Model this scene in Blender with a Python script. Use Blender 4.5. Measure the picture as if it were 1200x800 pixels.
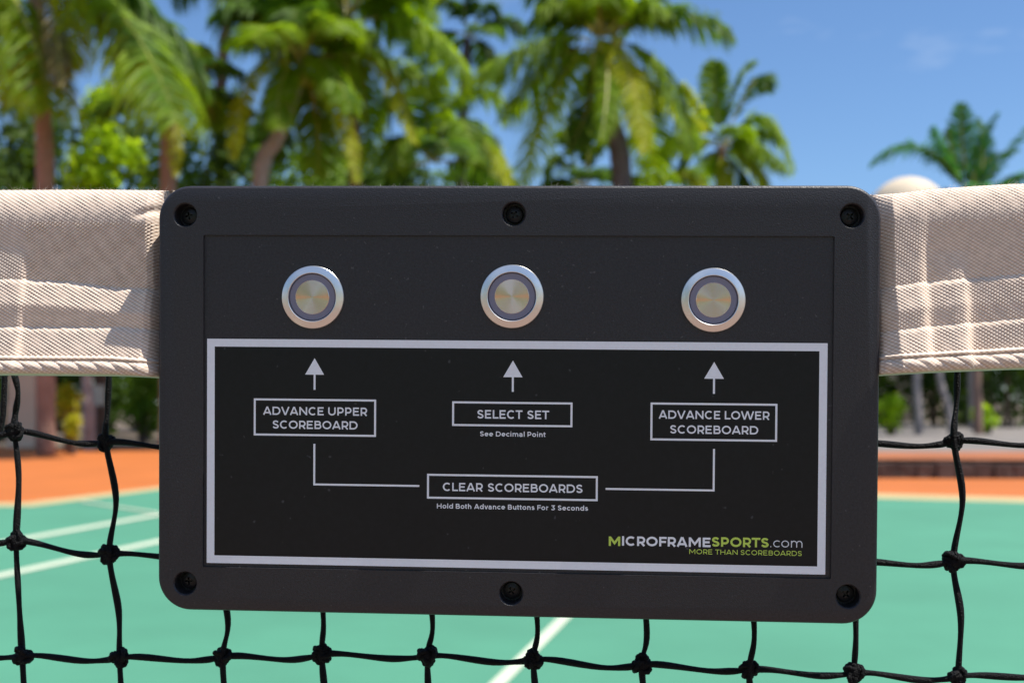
import bpy, bmesh, math, random
import numpy as np
from mathutils import Vector, Matrix, Quaternion

for o in list(bpy.data.objects): bpy.data.objects.remove(o)
scene = bpy.context.scene
COL = scene.collection
R = math.radians

# ------------------------------------------------------------------ camera
CAM_Z = 0.84
FPX = 1450.0                       # focal length in pixels of a 1200 px wide frame
TILT = math.atan(72.0/1450.0)
cam_d = bpy.data.cameras.new('camera'); cam = bpy.data.objects.new('camera', cam_d); COL.objects.link(cam)
cam.location = (0, 0, CAM_Z); cam.rotation_euler = (R(90)+TILT, 0, 0)
cam_d.sensor_width = 36.0; cam_d.lens = FPX/1200*36.0
cam_d.clip_start = 0.01; cam_d.clip_end = 2000
cam_d.dof.use_dof = True; cam_d.dof.focus_distance = 0.427; cam_d.dof.aperture_fstop = 14.0
cam_d.dof.aperture_blades = 7
scene.camera = cam
scene.view_settings.view_transform = 'Standard'; scene.view_settings.look = 'None'
scene.view_settings.exposure = 0.62; scene.view_settings.gamma = 1.0
scene.render.engine = 'CYCLES'
scene.cycles.use_denoising = True
scene.cycles.max_bounces = 8; scene.cycles.transparent_max_bounces = 8
scene.cycles.sample_clamp_indirect = 6.0

# ------------------------------------------------------------------ sun and sky
NET_YAW = R(3.62)
U = Vector((math.cos(NET_YAW), -math.sin(NET_YAW), 0))      # along the net, to the right
N = Vector((-math.sin(NET_YAW), -math.cos(NET_YAW), 0))     # out of the net, towards the camera
SUN = (U*0.45 + N*0.074 + Vector((0, 0, 1))).normalized()
sun_el = math.asin(SUN.z); sun_az = math.atan2(SUN.x, SUN.y)
sd = bpy.data.lights.new('sun', 'SUN'); so = bpy.data.objects.new('sun', sd); COL.objects.link(so)
sd.energy = 5.0; sd.angle = R(0.53); sd.color = (1.0, 0.95, 0.87)
so.rotation_euler = SUN.to_track_quat('Z', 'Y').to_euler(); so.location = (3, -2, 8)
w = bpy.data.worlds.new('World'); scene.world = w; w.use_nodes = True
nt = w.node_tree; nt.nodes.clear()
sky = nt.nodes.new('ShaderNodeTexSky'); sky.sky_type = 'NISHITA'; sky.sun_disc = False
sky.sun_elevation = sun_el; sky.sun_rotation = sun_az
sky.air_density = 1.0; sky.dust_density = 0.3; sky.ozone_density = 3.0; sky.altitude = 0
bg = nt.nodes.new('ShaderNodeBackground'); bg.inputs['Strength'].default_value = 0.10
out = nt.nodes.new('ShaderNodeOutputWorld')
tc = nt.nodes.new('ShaderNodeTexCoord')
mp = nt.nodes.new('ShaderNodeMapping'); mp.inputs['Scale'].default_value = (1.6, 1.6, 6.0); mp.inputs['Location'].default_value = (0.35, 0.1, 0.4)
cn = nt.nodes.new('ShaderNodeTexNoise'); cn.inputs['Scale'].default_value = 2.6; cn.inputs['Detail'].default_value = 7; cn.inputs['Roughness'].default_value = 0.58
cr = nt.nodes.new('ShaderNodeValToRGB'); cr.color_ramp.elements[0].position = 0.60; cr.color_ramp.elements[1].position = 0.92
cr.color_ramp.elements[1].color = (0.6, 0.6, 0.6, 1)
mx = nt.nodes.new('ShaderNodeMix'); mx.data_type = 'RGBA'
mx.inputs['B'].default_value = (6.0, 6.5, 7.2, 1)
L = nt.links.new
L(tc.outputs['Generated'], mp.inputs['Vector']); L(mp.outputs[0], cn.inputs['Vector'])
sx = nt.nodes.new('ShaderNodeSeparateXYZ'); mr = nt.nodes.new('ShaderNodeMapRange'); ad = nt.nodes.new('ShaderNodeMath'); ad.operation = 'ADD'
mr.inputs['From Min'].default_value = 0.0; mr.inputs['From Max'].default_value = -0.7; mr.inputs['To Min'].default_value = 0.0; mr.inputs['To Max'].default_value = 0.2
L(tc.outputs['Generated'], sx.inputs[0]); L(sx.outputs['Y'], mr.inputs['Value']); L(cn.outputs['Fac'], ad.inputs[0]); L(mr.outputs[0], ad.inputs[1]); L(ad.outputs[0], cr.inputs['Fac'])   # extra cloud added out of view behind the camera, whitening reflections and fill
L(cr.outputs['Color'], mx.inputs['Factor']); tint = nt.nodes.new('ShaderNodeMix'); tint.data_type = 'RGBA'; tint.blend_type = 'MULTIPLY'; tint.inputs['Factor'].default_value = 1
tint.inputs['B'].default_value = (0.66, 0.80, 0.95, 1)
L(sky.outputs[0], tint.inputs['A']); L(tint.outputs['Result'], mx.inputs['A']); L(mx.outputs['Result'], bg.inputs['Color']); L(bg.outputs[0], out.inputs['Surface'])

# ------------------------------------------------------------------ camera arithmetic: a pixel of the 1200x800 photo and a distance give a point
ct, st = math.cos(TILT), math.sin(TILT)
def ray(px, py):
    x = (px-600)/FPX; y = (py-400)/FPX
    return Vector((x, ct + y*st, st - y*ct))
def at(px, py, D):                      # D metres ahead (world Y)
    d = ray(px, py); return Vector((0, 0, CAM_Z)) + d*(D/d.y)
def ground(px, py, z=0.0):
    d = ray(px, py); return Vector((0, 0, CAM_Z)) + d*((z-CAM_Z)/d.z)
RC = [[0.9979803481542978, -0.006329495865202754, 0.06320729530615125], [0.00739254231543826, 0.9998349025477665, -0.016598733849680518], [-0.06309179832546448, 0.017032472791419815, 0.9978623752074574]]
TC = (0.14362397750513356, -0.20408810060845958, 427.4446016587155)
# camera axes (right, down, forward) in the world
WC = Matrix(((1, 0, 0), (0, st, ct), (0, -ct, st)))       # columns: right, down, forward
RCM = Matrix(RC)
# box axes: x right, y away from the viewer, z up
B2C = RCM @ Matrix(((1, 0, 0), (0, 0, -1), (0, 1, 0)))
BOXROT = (WC @ B2C)
BOXLOC = Vector((0, 0, CAM_Z)) + WC @ (Vector(TC)*0.001)
BOXM = Matrix.Translation(BOXLOC) @ BOXROT.to_4x4()

# ------------------------------------------------------------------ helpers
def tag(o, label=None, cat=None, group=None, kind=None):
    if label: o['label'] = label
    if cat: o['category'] = cat
    if group: o['group'] = group
    if kind: o['kind'] = kind
    return o
def empty(name, loc=(0, 0, 0), label=None, cat=None, group=None):
    o = bpy.data.objects.new(name, None); COL.objects.link(o); o.location = loc
    o.empty_display_size = 0.05
    return tag(o, label, cat, group)
def link(name, me, mat=None, parent=None):
    o = bpy.data.objects.new(name, me); COL.objects.link(o)
    if mat is not None and not me.materials: me.materials.append(mat)
    if parent is not None: o.parent = parent
    return o
def mesh(name, V, F, mat=None, parent=None, smooth=False, sharp=None):
    me = bpy.data.meshes.new(name); me.from_pydata([tuple(v) for v in V], [], [tuple(f) for f in F]); me.update()
    if smooth:
        me.shade_smooth()
        if sharp: me.set_sharp_from_angle(angle=R(sharp))
    return link(name, me, mat, parent)
class MB:
    def __init__(s): s.V = []; s.F = []
    def add(s, V, F):
        b = len(s.V); s.V += [tuple(v) for v in V]; s.F += [tuple(i+b for i in f) for f in F]
    def box(s, c, d, M=None):
        x, y, z = d[0]/2, d[1]/2, d[2]/2
        V = [Vector((c[0]+i*x, c[1]+j*y, c[2]+k*z)) for i in (-1, 1) for j in (-1, 1) for k in (-1, 1)]
        if M is not None: V = [M @ v for v in V]
        s.add(V, [(0, 1, 3, 2), (4, 6, 7, 5), (0, 4, 5, 1), (2, 3, 7, 6), (0, 2, 6, 4), (1, 5, 7, 3)])
    def tube(s, P, r, n=8, closed=False, caps=True):
        P = [Vector(p) for p in P]; m = len(P)
        if not hasattr(r, '__len__'): r = [r]*m
        V = []; prev = None
        for i, p in enumerate(P):
            if closed: t = P[(i+1) % m]-P[i-1]
            else: t = P[min(i+1, m-1)]-P[max(i-1, 0)]
            if t.length < 1e-9: t = Vector((0, 0, 1))
            t.normalize()
            if prev is None:
                a = Vector((0, 0, 1)) if abs(t.z) < .9 else Vector((1, 0, 0))
                x = t.cross(a).normalized()
            else:
                x = (prev - t*prev.dot(t))
                x = x.normalized() if x.length > 1e-6 else t.orthogonal().normalized()
            prev = x; y = t.cross(x)
            for k in range(n):
                q = 2*math.pi*k/n; V.append(p + (x*math.cos(q)+y*math.sin(q))*r[i])
        F = []
        for i in range(m if closed else m-1):
            j = (i+1) % m
            for k in range(n):
                l = (k+1) % n; F.append((i*n+k, i*n+l, j*n+l, j*n+k))
        if caps and not closed:
            F.append(tuple(range(n-1, -1, -1))); F.append(tuple((m-1)*n+k for k in range(n)))
        s.add(V, F)
    def build(s, name, mat, parent=None, smooth=False, sharp=None): return mesh(name, s.V, s.F, mat, parent, smooth, sharp)
def spline(P, k=8, closed=False):
    P = [Vector(p) for p in P]; n = len(P); O = []
    rng = range(n) if closed else range(n-1)
    for i in rng:
        if closed: a, b, c, d = P[i-1], P[i], P[(i+1) % n], P[(i+2) % n]
        else: a, b, c, d = P[max(i-1, 0)], P[i], P[i+1], P[min(i+2, n-1)]
        for j in range(k):
            t = j/k
            O.append(0.5*((2*b)+(c-a)*t+(2*a-5*b+4*c-d)*t*t+(3*b-a-3*c+d)*t**3))
    if not closed: O.append(P[-1])
    return O

# ------------------------------------------------------------------ materials
def mat(name, col=(0.5, 0.5, 0.5), rough=0.6, metal=0.0, spec=0.5, noise=None, bump=None, coord='Object', **kw):
    """noise=(scale, amount[, second colour]); bump=(scale, strength, distance)"""
    m = bpy.data.materials.new(name); m.use_nodes = True; t = m.node_tree; b = t.nodes['Principled BSDF']
    b.inputs['Base Color'].default_value = (*col, 1); b.inputs['Roughness'].default_value = rough
    b.inputs['Metallic'].default_value = metal; b.inputs['Specular IOR Level'].default_value = spec
    for k, v in kw.items(): b.inputs[k.replace('_', ' ')].default_value = v
    c = t.nodes.new('ShaderNodeTexCoord')
    if noise:
        n = t.nodes.new('ShaderNodeTexNoise'); n.inputs['Scale'].default_value = noise[0]; n.inputs['Detail'].default_value = 6
        n.inputs['Roughness'].default_value = .6
        r = t.nodes.new('ShaderNodeValToRGB'); r.color_ramp.elements[0].position = .3; r.color_ramp.elements[1].position = .7
        a = noise[1]
        c2 = noise[2] if len(noise) > 2 else tuple(min(1, x*(1+a)) for x in col)
        r.color_ramp.elements[0].color = (*[x*(1-a) for x in col], 1); r.color_ramp.elements[1].color = (*c2, 1)
        t.links.new(c.outputs[coord], n.inputs['Vector']); t.links.new(n.outputs['Fac'], r.inputs['Fac']); t.links.new(r.outputs['Color'], b.inputs['Base Color'])
    if bump:
        n = t.nodes.new('ShaderNodeTexNoise'); n.inputs['Scale'].default_value = bump[0]; n.inputs['Detail'].default_value = 4
        u = t.nodes.new('ShaderNodeBump'); u.inputs['Strength'].default_value = bump[1]; u.inputs['Distance'].default_value = bump[2]
        t.links.new(c.outputs[coord], n.inputs['Vector']); t.links.new(n.outputs['Fac'], u.inputs['Height']); t.links.new(u.outputs['Normal'], b.inputs['Normal'])
    return m
def leaf_mat(name, a, b, trans, tcol, rough=0.55, scale=0.7):
    m = bpy.data.materials.new(name); m.use_nodes = True; t = m.node_tree; p = t.nodes['Principled BSDF']; o = t.nodes['Material Output']
    c = t.nodes.new('ShaderNodeTexCoord'); n = t.nodes.new('ShaderNodeTexNoise'); n.inputs['Scale'].default_value = scale; n.inputs['Detail'].default_value = 3
    r = t.nodes.new('ShaderNodeValToRGB'); r.color_ramp.elements[0].position = .38; r.color_ramp.elements[1].position = .62
    r.color_ramp.elements[0].color = (*a, 1); r.color_ramp.elements[1].color = (*b, 1)
    p.inputs['Roughness'].default_value = rough; p.inputs['Specular IOR Level'].default_value = .2
    tr = t.nodes.new('ShaderNodeBsdfTranslucent'); tr.inputs['Color'].default_value = (*tcol, 1)
    mx = t.nodes.new('ShaderNodeMixShader'); mx.inputs[0].default_value = trans
    t.links.new(c.outputs['Object'], n.inputs['Vector']); t.links.new(n.outputs['Fac'], r.inputs['Fac']); t.links.new(r.outputs['Color'], p.inputs['Base Color'])
    t.links.new(p.outputs[0], mx.inputs[1]); t.links.new(tr.outputs[0], mx.inputs[2]); t.links.new(mx.outputs[0], o.inputs['Surface'])
    return m

M_plastic = mat('black_abs_plastic', (0.0215, 0.0198, 0.0228), 0.44, spec=.5, noise=(1300, .4), bump=(2100, .5, .00035))
M_label = mat('printed_label_film', (0.0072, 0.0078, 0.0098), 0.36, spec=.30, noise=(500, .2), bump=(2600, .05, .0001))
M_white_ink = mat('white_ink', (0.93, 0.94, 0.96), 0.5, noise=(900, .03))
M_green_ink = mat('lime_ink', (0.60, 0.78, 0.11), 0.5)
M_screw = mat('blackened_screw', (0.022, 0.022, 0.024), 0.35, metal=.6)
M_hole = mat('screw_recess_plastic', (0.015, 0.015, 0.016), 0.5)
M_lilac = mat('frosted_lilac_ring', (0.23, 0.22, 0.29), 0.4, spec=.4)
def brushed(name, col, rough, an):
    m = mat(name, col, rough, metal=1.0)
    t = m.node_tree; b = t.nodes['Principled BSDF']; b.inputs['Anisotropic'].default_value = an
    tg = t.nodes.new('ShaderNodeTangent'); tg.direction_type = 'RADIAL'; tg.axis = 'Y'
    t.links.new(tg.outputs[0], b.inputs['Tangent'])
    return m
def grooves(m, dist, strength):
    t = m.node_tree; c = t.nodes.new('ShaderNodeTexCoord'); n = t.nodes.new('ShaderNodeTexWave')
    n.wave_type = 'RINGS'; n.rings_direction = 'Y'; n.inputs['Scale'].default_value = 1900; n.inputs['Distortion'].default_value = .6; n.inputs['Detail'].default_value = 2
    u = t.nodes.new('ShaderNodeBump'); u.inputs['Strength'].default_value = strength; u.inputs['Distance'].default_value = dist
    t.links.new(c.outputs['Object'], n.inputs['Vector']); t.links.new(n.outputs['Fac'], u.inputs['Height']); t.links.new(u.outputs['Normal'], t.nodes['Principled BSDF'].inputs['Normal'])
M_steel = brushed('turned_steel', (0.84, 0.82, 0.79), 0.28, .6); grooves(M_steel, .00004, .22)
M_cap = brushed('spun_steel_cap', (0.74, 0.63, 0.58), 0.22, .97); M_cap.node_tree.nodes['Principled BSDF'].inputs['Anisotropic Rotation'].default_value = .25
M_cloth = mat('cream_canvas', (0.84, 0.715, 0.605), 0.95, spec=.15, noise=(420, .10), bump=(3500, .25, .0001))
def paint_gap_shade(m, gap):  # shade between the twill ribs painted into the cloth colour, following rib height
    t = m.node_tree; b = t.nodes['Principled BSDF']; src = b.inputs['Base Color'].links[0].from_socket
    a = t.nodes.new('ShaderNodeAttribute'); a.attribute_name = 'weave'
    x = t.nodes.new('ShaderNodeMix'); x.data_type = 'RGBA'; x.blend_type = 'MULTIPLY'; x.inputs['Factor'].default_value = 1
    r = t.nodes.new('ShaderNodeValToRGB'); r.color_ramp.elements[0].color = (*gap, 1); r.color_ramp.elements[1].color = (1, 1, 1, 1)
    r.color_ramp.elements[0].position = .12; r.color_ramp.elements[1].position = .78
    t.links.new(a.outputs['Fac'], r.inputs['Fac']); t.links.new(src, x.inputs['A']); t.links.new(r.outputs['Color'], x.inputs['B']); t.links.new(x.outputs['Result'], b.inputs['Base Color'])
paint_gap_shade(M_cloth, (.60, .50, .43))
M_lint = mat('canvas_lint', (0.66, 0.6, 0.54), 0.9)
M_cord = mat('black_braided_cord', (0.005, 0.005, 0.006), 0.55, spec=.14, bump=(1700, .9, .0011))

def specks(m, scale, lo, col, stretch=None):
    t = m.node_tree; b = t.nodes['Principled BSDF']; src = b.inputs['Base Color'].links[0].from_socket
    c = t.nodes.new('ShaderNodeTexCoord'); n = t.nodes.new('ShaderNodeTexNoise'); n.inputs['Scale'].default_value = scale; n.inputs['Detail'].default_value = 1
    r = t.nodes.new('ShaderNodeValToRGB'); r.color_ramp.elements[0].position = lo; r.color_ramp.elements[1].position = lo+.05
    x = t.nodes.new('ShaderNodeMix'); x.data_type = 'RGBA'; x.inputs['B'].default_value = (*col, 1)
    if stretch:
        mp_ = t.nodes.new('ShaderNodeMapping'); mp_.inputs['Scale'].default_value = stretch; mp_.inputs['Rotation'].default_value = (0, .6, 0)
        t.links.new(c.outputs['Object'], mp_.inputs['Vector']); t.links.new(mp_.outputs[0], n.inputs['Vector'])
    else: t.links.new(c.outputs['Object'], n.inputs['Vector'])
    t.links.new(n.outputs['Fac'], r.inputs['Fac']); t.links.new(r.outputs['Color'], x.inputs['Factor']); t.links.new(src, x.inputs['A']); t.links.new(x.outputs['Result'], b.inputs['Base Color'])
specks(M_plastic, 820, .735, (.075, .07, .07)); specks(M_label, 430, .76, (.05, .05, .055)); specks(M_label, 260, .775, (.05, .05, .055), (1, 1, .12))
def court_mat(name, col, amt=.10):
    m = mat(name, col, .75, spec=.25, noise=(.9, amt), bump=(420, .25, .002))
    return m
M_green = court_mat('green_acrylic_court', (0.068, 0.228, 0.146))
M_orange = court_mat('orange_acrylic_court', (0.42, 0.123, 0.028))
M_terrace = court_mat('brownish_orange_paving', (0.30, 0.105, 0.042), .25)  # darker, browner orange than the court surround, varied by noise
M_beige = court_mat('beige_border_paint', (0.42, 0.34, 0.17))
M_bounce = court_mat('terracotta_bounce_tone', (0.185, 0.125, 0.098), .2)  # tone picked for its bounce, used on the added sheet below the camera
M_line = court_mat('white_line_paint', (0.47, 0.52, 0.40), .05)
M_earth = mat('dry_earth', (0.13, 0.095, 0.065), .95, noise=(.7, .35))
M_grey_conc = mat('pale_concrete', (0.17, 0.15, 0.135), .9, noise=(1.3, .2))
M_stone = mat('dark_stone', (0.085, 0.06, 0.05), .9, noise=(5, .5), bump=(8, .6, .03))
M_cream = mat('cream_render', (0.60, 0.50, 0.37), .85, noise=(1.5, .08))
M_teal = mat('pale_teal_paint', (0.34, 0.45, 0.41), .7)
M_trunk_pink = mat('ringed_palm_bark', (0.25, 0.155, 0.115), .9, noise=(4, .3), bump=(9, .7, .05))
M_trunk_dark = mat('grey_palm_bark', (0.085, 0.072, 0.08), .9, noise=(4, .4), bump=(9, .7, .05))
M_trunk_grey = mat('pale_grey_bark', (0.27, 0.24, 0.23), .9, noise=(4, .25), bump=(9, .7, .05))
M_trunk_brown = mat('brown_bark', (0.12, 0.075, 0.05), .9, noise=(4, .35), bump=(9, .7, .05))
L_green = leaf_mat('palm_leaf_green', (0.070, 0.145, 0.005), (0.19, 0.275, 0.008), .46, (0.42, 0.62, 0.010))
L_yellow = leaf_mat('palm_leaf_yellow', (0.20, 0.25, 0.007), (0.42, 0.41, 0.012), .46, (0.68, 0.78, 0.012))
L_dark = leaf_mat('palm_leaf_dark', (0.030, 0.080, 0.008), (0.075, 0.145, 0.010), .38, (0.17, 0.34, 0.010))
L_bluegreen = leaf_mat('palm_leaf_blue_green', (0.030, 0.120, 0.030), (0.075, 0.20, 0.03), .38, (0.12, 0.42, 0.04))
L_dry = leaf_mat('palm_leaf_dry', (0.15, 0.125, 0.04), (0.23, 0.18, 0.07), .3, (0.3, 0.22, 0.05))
M_rachis = mat('frond_midrib', (0.33, 0.29, 0.06), .5)
S_dark = leaf_mat('shrub_leaf_dark', (0.020, 0.052, 0.006), (0.060, 0.105, 0.010), .32, (0.13, 0.24, 0.010), scale=.9)
S_mid = leaf_mat('shrub_leaf_mid', (0.055, 0.125, 0.008), (0.13, 0.21, 0.014), .38, (0.26, 0.44, 0.012), scale=.9)
S_lime = leaf_mat('shrub_leaf_lime', (0.17, 0.30, 0.008), (0.30, 0.42, 0.012), .5, (0.58, 0.80, 0.02), scale=1.4)
S_yellow = leaf_mat('shrub_leaf_yellow', (0.30, 0.30, 0.012), (0.45, 0.40, 0.02), .45, (0.6, 0.6, 0.02), scale=1.4)
M_nut = mat('green_coconut', (0.26, 0.28, 0.02), .4)

# ------------------------------------------------------------------ the ground, the court and its markings
def sheet(name, P, z, m, kind='structure'):
    o = mesh(name, [(p[0], p[1], z) for p in P], [tuple(range(len(P)))], m); o['kind'] = kind; return o
sheet('ground', [(-700, -700), (700, -700), (700, 700), (-700, 700)], -0.02, M_earth)
g = ground
sheet('court_surround', [(-30, -26), (30, -26), tuple(g(1290, 560)[:2]), tuple(g(420, 558)[:2]), tuple(g(380, 526)[:2]), tuple(g(-10, 524)[:2]), (-30, 22.6)], -0.008, M_orange)
gl = [g(-900, 596), g(38, 593), g(274, 562), g(1040, 584), g(1500, 597)]
near = [(9, -12), (-11, -12)]
sheet('court_border', [(-11, gl[0].y+.3)] + [(p.x + (-.25 if i == 1 else 0), p.y+(.45, .45, .7, .75, .75)[i]) for i, p in enumerate(gl)][1:] + [(9.4, -12.3), (-11.4, -12.3)], -0.004, M_beige)
sheet('court', [(-11, gl[0].y)] + [(p.x, p.y) for p in gl[1:]] + near, 0.0, M_green)
sheet('added_bounce_ground', [(-6, -5), (6, -5), (6, .62), (-6, .70)], 0.003, M_bounce)  # unseen ground added to tint the light bounced onto the shaded box
def stripe(a, b, wd, z=0.004, ext=0):
    a = Vector((a[0], a[1])); b = Vector((b[0], b[1])); d = (b-a).normalized(); n = Vector((-d.y, d.x))*wd/2
    a = a-d*ext
    return sheet('court_line', [a-n, b-n, b+n, a+n], z, M_line)
stripe(g(38, 629.5), g(189, 602.5), .11, ext=5)
stripe(g(0, 674.5), g(330, 603), .10, ext=5)
stripe(g(95, 588), g(220, 607), .045, z=0.008)
stripe(g(585, 800), g(760, 626), .05, ext=9)
# raised orange terrace beyond the right side of the court, its dark stone riser and a pale pavement behind
tz = 0.20
a, b = ground(395, 557), ground(1420, 561)
def terrace():
    n = Vector((0.04, 1, 0))
    m = MB(); seg = 46; rnd = random.Random(4)
    d = (b-a)/seg
    for i in range(seg):
        p = a + d*i
        hgt = tz*rnd.uniform(.84, .98)
        m.box((p.x+d.x/2, p.y+d.y/2+.12+rnd.uniform(-.03, .03), hgt/2-.02), (d.length*.95, .24, hgt))
    o = m.build('stone_kerb', M_stone)
    tag(o, 'low dark stone kerb in front of the raised orange strip', 'kerb')
    sheet('terrace', [(a.x, a.y+.15), (b.x, b.y+.15), ground(1500, 529, tz)[:2], ground(395, 529, tz)[:2]], tz, M_terrace)
    sheet('pavement', [ground(395, 529.5, tz)[:2], ground(1500, 529.5, tz)[:2], (34, 40), (-4, 40)], tz-.004, M_grey_conc)
terrace()
# ------------------------------------------------------------------ palms
rng = random.Random(11)
def frond_mesh(P0, P1, P2, nl=46, leaf=0.85, droop=0.55, wd=0.07, rnd=rng, rach=0.03, ragged=0.10):
    """a feather leaf along the quadratic Bezier P0 P1 P2; returns leaflets (V,F) and the rib MB"""
    def bz(t): return P0*(1-t)**2 + P1*2*t*(1-t) + P2*t*t
    def tan(t): return ((P1-P0)*(1-t) + (P2-P1)*t).normalized()
    V = []; F = []
    up = Vector((0, 0, 1))
    for i in range(nl):
        t = 0.14 + 0.86*i/(nl-1)
        p = bz(t); T = tan(t)
        S = T.cross(up)
        if S.length < .15: S = T.cross(Vector((0, 1, 0)))
        S.normalize()
        prof = (min(1, (t-.05)/.22))**.7*(1-max(0, (t-.62)/.38)**2*.72)
        for sg in (-1, 1):
            if rnd.random() < ragged*.5: continue
            Ln = leaf*prof*rnd.uniform(1-ragged*1.6, 1+ragged*.6)
            D = (S*sg*rnd.uniform(.75, 1.0) + T*rnd.uniform(.35, .65) + up*rnd.uniform(-.05, .22)).normalized()
            Nn = S.cross(T)
            D = (D + Nn*rnd.uniform(-.25, .25)).normalized()
            w0 = wd*rnd.uniform(.8, 1.15); Wd = (T + Nn*rnd.uniform(-.55, .55)).normalized()*w0*.5
            dr = droop*rnd.uniform(.6, 1.35)
            q1 = p + D*Ln*.36 - up*dr*Ln*.10
            q2 = p + D*Ln*.68 - up*dr*Ln*.36
            q3 = p + D*Ln*.90 - up*dr*Ln*.85
            b0 = len(V)
            V += [p-Wd*.8, p+Wd*.8, q1-Wd, q1+Wd, q2-Wd*.85, q2+Wd*.85, q3]
            F += [(b0, b0+1, b0+3, b0+2), (b0+2, b0+3, b0+5, b0+4), (b0+4, b0+5, b0+6)]
    rb = MB(); ts = [k/10 for k in range(11)]
    rb.tube([bz(t) for t in ts], [rach*(1-.85*t) for t in ts], 5)
    return V, F, rb
def add_frond(parent, P0, P1, P2, lm, label=None, **kw):
    V, F, rb = frond_mesh(Vector(P0), Vector(P1), Vector(P2), **kw)
    n = len(V)
    me = bpy.data.meshes.new('frond')
    me.from_pydata([tuple(v) for v in V+[Vector(x) for x in rb.V]], [], F+[tuple(i+n for i in f) for f in rb.F])
    me.materials.append(lm); me.materials.append(M_rachis)
    idx = np.zeros(len(me.polygons), dtype=np.int32); idx[len(F):] = 1
    me.polygons.foreach_set('material_index', idx); me.update()
    o = link('frond', me, None, parent)
    if label: o['label'] = label
    return o
def palm(label, trunk_pts, tr, tmat, crown, D, heroes=(), nrand=0, Lr=(2.6, 3.4), lm=L_green, lm2=None, seed=1, elev=(-40, 75), nuts=0, group='coconut palms behind the court', skip=None, leaf=.85, az=None):
    """trunk_pts: pixels at distance D, from the ground up; crown: pixel; heroes: (p0,p1,p2 pixels, dy0, dy2, material)"""
    rnd = random.Random(seed)
    base = at(*trunk_pts[0], D); base.z = min(base.z, 0)
    root = empty('palm_tree', base, label, 'palm tree', group)
    off = base
    P = [at(x, y, D) for x, y in trunk_pts]; P[0].z = -.05
    sp = spline([p-off for p in P], 10)
    m = MB(); nn = len(sp)
    rad = [tr*(1.04-.22*min(1, k/nn*1.1))*(1+.05*math.sin(k*2.2)) for k in range(nn)]
    m.tube(sp, rad, 12); m.build('trunk', tmat, root, True)
    C = at(*crown, D)
    for h in heroes:
        p0, p1, p2, d0, d2, hm = h[:6]; kw = h[6] if len(h) > 6 else {}
        A = at(*p0, D+d0*.0); Bq = at(*p1, D+d2*.5); Cq = at(*p2, D+d2)
        Bq = Bq*2 - (A+Cq)*.5            # the curve passes through the middle pixel
        add_frond(root, A-off, Bq-off, Cq-off, hm, leaf=kw.get('leaf', leaf), droop=kw.get('droop', .6), nl=kw.get('nl', 92), wd=kw.get('wd', .06), rnd=rnd, label=kw.get('label'))
    for i in range(nrand):
        azm = 2.399*i + rnd.uniform(-.3, .3)
        if az is not None: azm = rnd.uniform(R(az[0]), R(az[1]))
        el = R(elev[1] + (elev[0]-elev[1])*(i+.5)/nrand + rnd.uniform(-8, 8))
        Ln = rnd.uniform(*Lr)
        d = Vector((math.cos(azm)*math.cos(el), math.sin(azm)*math.cos(el), math.sin(el)))
        hz = Vector((math.cos(azm), math.sin(azm), 0))
        A = C-off + d*.1
        Bq = A + d*Ln*.55
        Cq = A + d*Ln*.62 + hz*Ln*.35*math.cos(el) - Vector((0, 0, Ln*rnd.uniform(.22, .42)))
        mm = lm if (lm2 is None or rnd.random() < .6) else lm2
        add_frond(root, A, Bq, Cq, mm, leaf=leaf*rnd.uniform(.85, 1.1), droop=rnd.uniform(.45, .8), nl=80, rnd=rnd, wd=.06)
    for i in range(nuts):
        q = C-off + Vector((rnd.uniform(-.3, .3), rnd.uniform(-.35, -.1), rnd.uniform(-.45, -.1)))
        bm = bmesh.new(); bmesh.ops.create_icosphere(bm, subdivisions=2, radius=.13)
        for v in bm.verts: v.co = Vector((v.co.x, v.co.y, v.co.z*1.25)) + q
        me = bpy.data.meshes.new('coconut'); bm.to_mesh(me); bm.free(); me.shade_smooth()
        link('coconut', me, M_nut, root)
    return root

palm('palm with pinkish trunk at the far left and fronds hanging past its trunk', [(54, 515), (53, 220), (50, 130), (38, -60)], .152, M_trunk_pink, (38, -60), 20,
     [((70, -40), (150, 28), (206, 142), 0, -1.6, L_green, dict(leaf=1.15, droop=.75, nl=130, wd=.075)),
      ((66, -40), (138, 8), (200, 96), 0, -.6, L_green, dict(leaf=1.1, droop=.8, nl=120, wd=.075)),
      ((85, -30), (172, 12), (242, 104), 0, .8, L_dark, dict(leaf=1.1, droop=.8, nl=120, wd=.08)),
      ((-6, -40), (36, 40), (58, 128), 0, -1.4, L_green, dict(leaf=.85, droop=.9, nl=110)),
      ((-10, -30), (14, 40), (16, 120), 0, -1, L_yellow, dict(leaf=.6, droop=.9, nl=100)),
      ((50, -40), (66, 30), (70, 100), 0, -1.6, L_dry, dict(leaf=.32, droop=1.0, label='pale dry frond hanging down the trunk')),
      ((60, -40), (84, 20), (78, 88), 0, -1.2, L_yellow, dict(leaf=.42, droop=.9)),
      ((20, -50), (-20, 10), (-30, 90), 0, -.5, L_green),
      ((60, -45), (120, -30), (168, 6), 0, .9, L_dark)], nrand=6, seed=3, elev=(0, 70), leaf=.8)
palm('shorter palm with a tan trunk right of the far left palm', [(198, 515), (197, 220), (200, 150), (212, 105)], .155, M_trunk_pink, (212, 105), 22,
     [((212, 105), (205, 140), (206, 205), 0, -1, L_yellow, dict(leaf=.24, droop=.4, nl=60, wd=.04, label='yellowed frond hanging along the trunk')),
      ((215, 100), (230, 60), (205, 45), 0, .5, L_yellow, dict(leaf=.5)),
      ((215, 100), (240, 110), (248, 150), 0, .5, L_green, dict(leaf=.5))], nrand=5, Lr=(1.2, 1.8), seed=5, lm=L_dark, elev=(-10, 60), leaf=.55)
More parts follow.
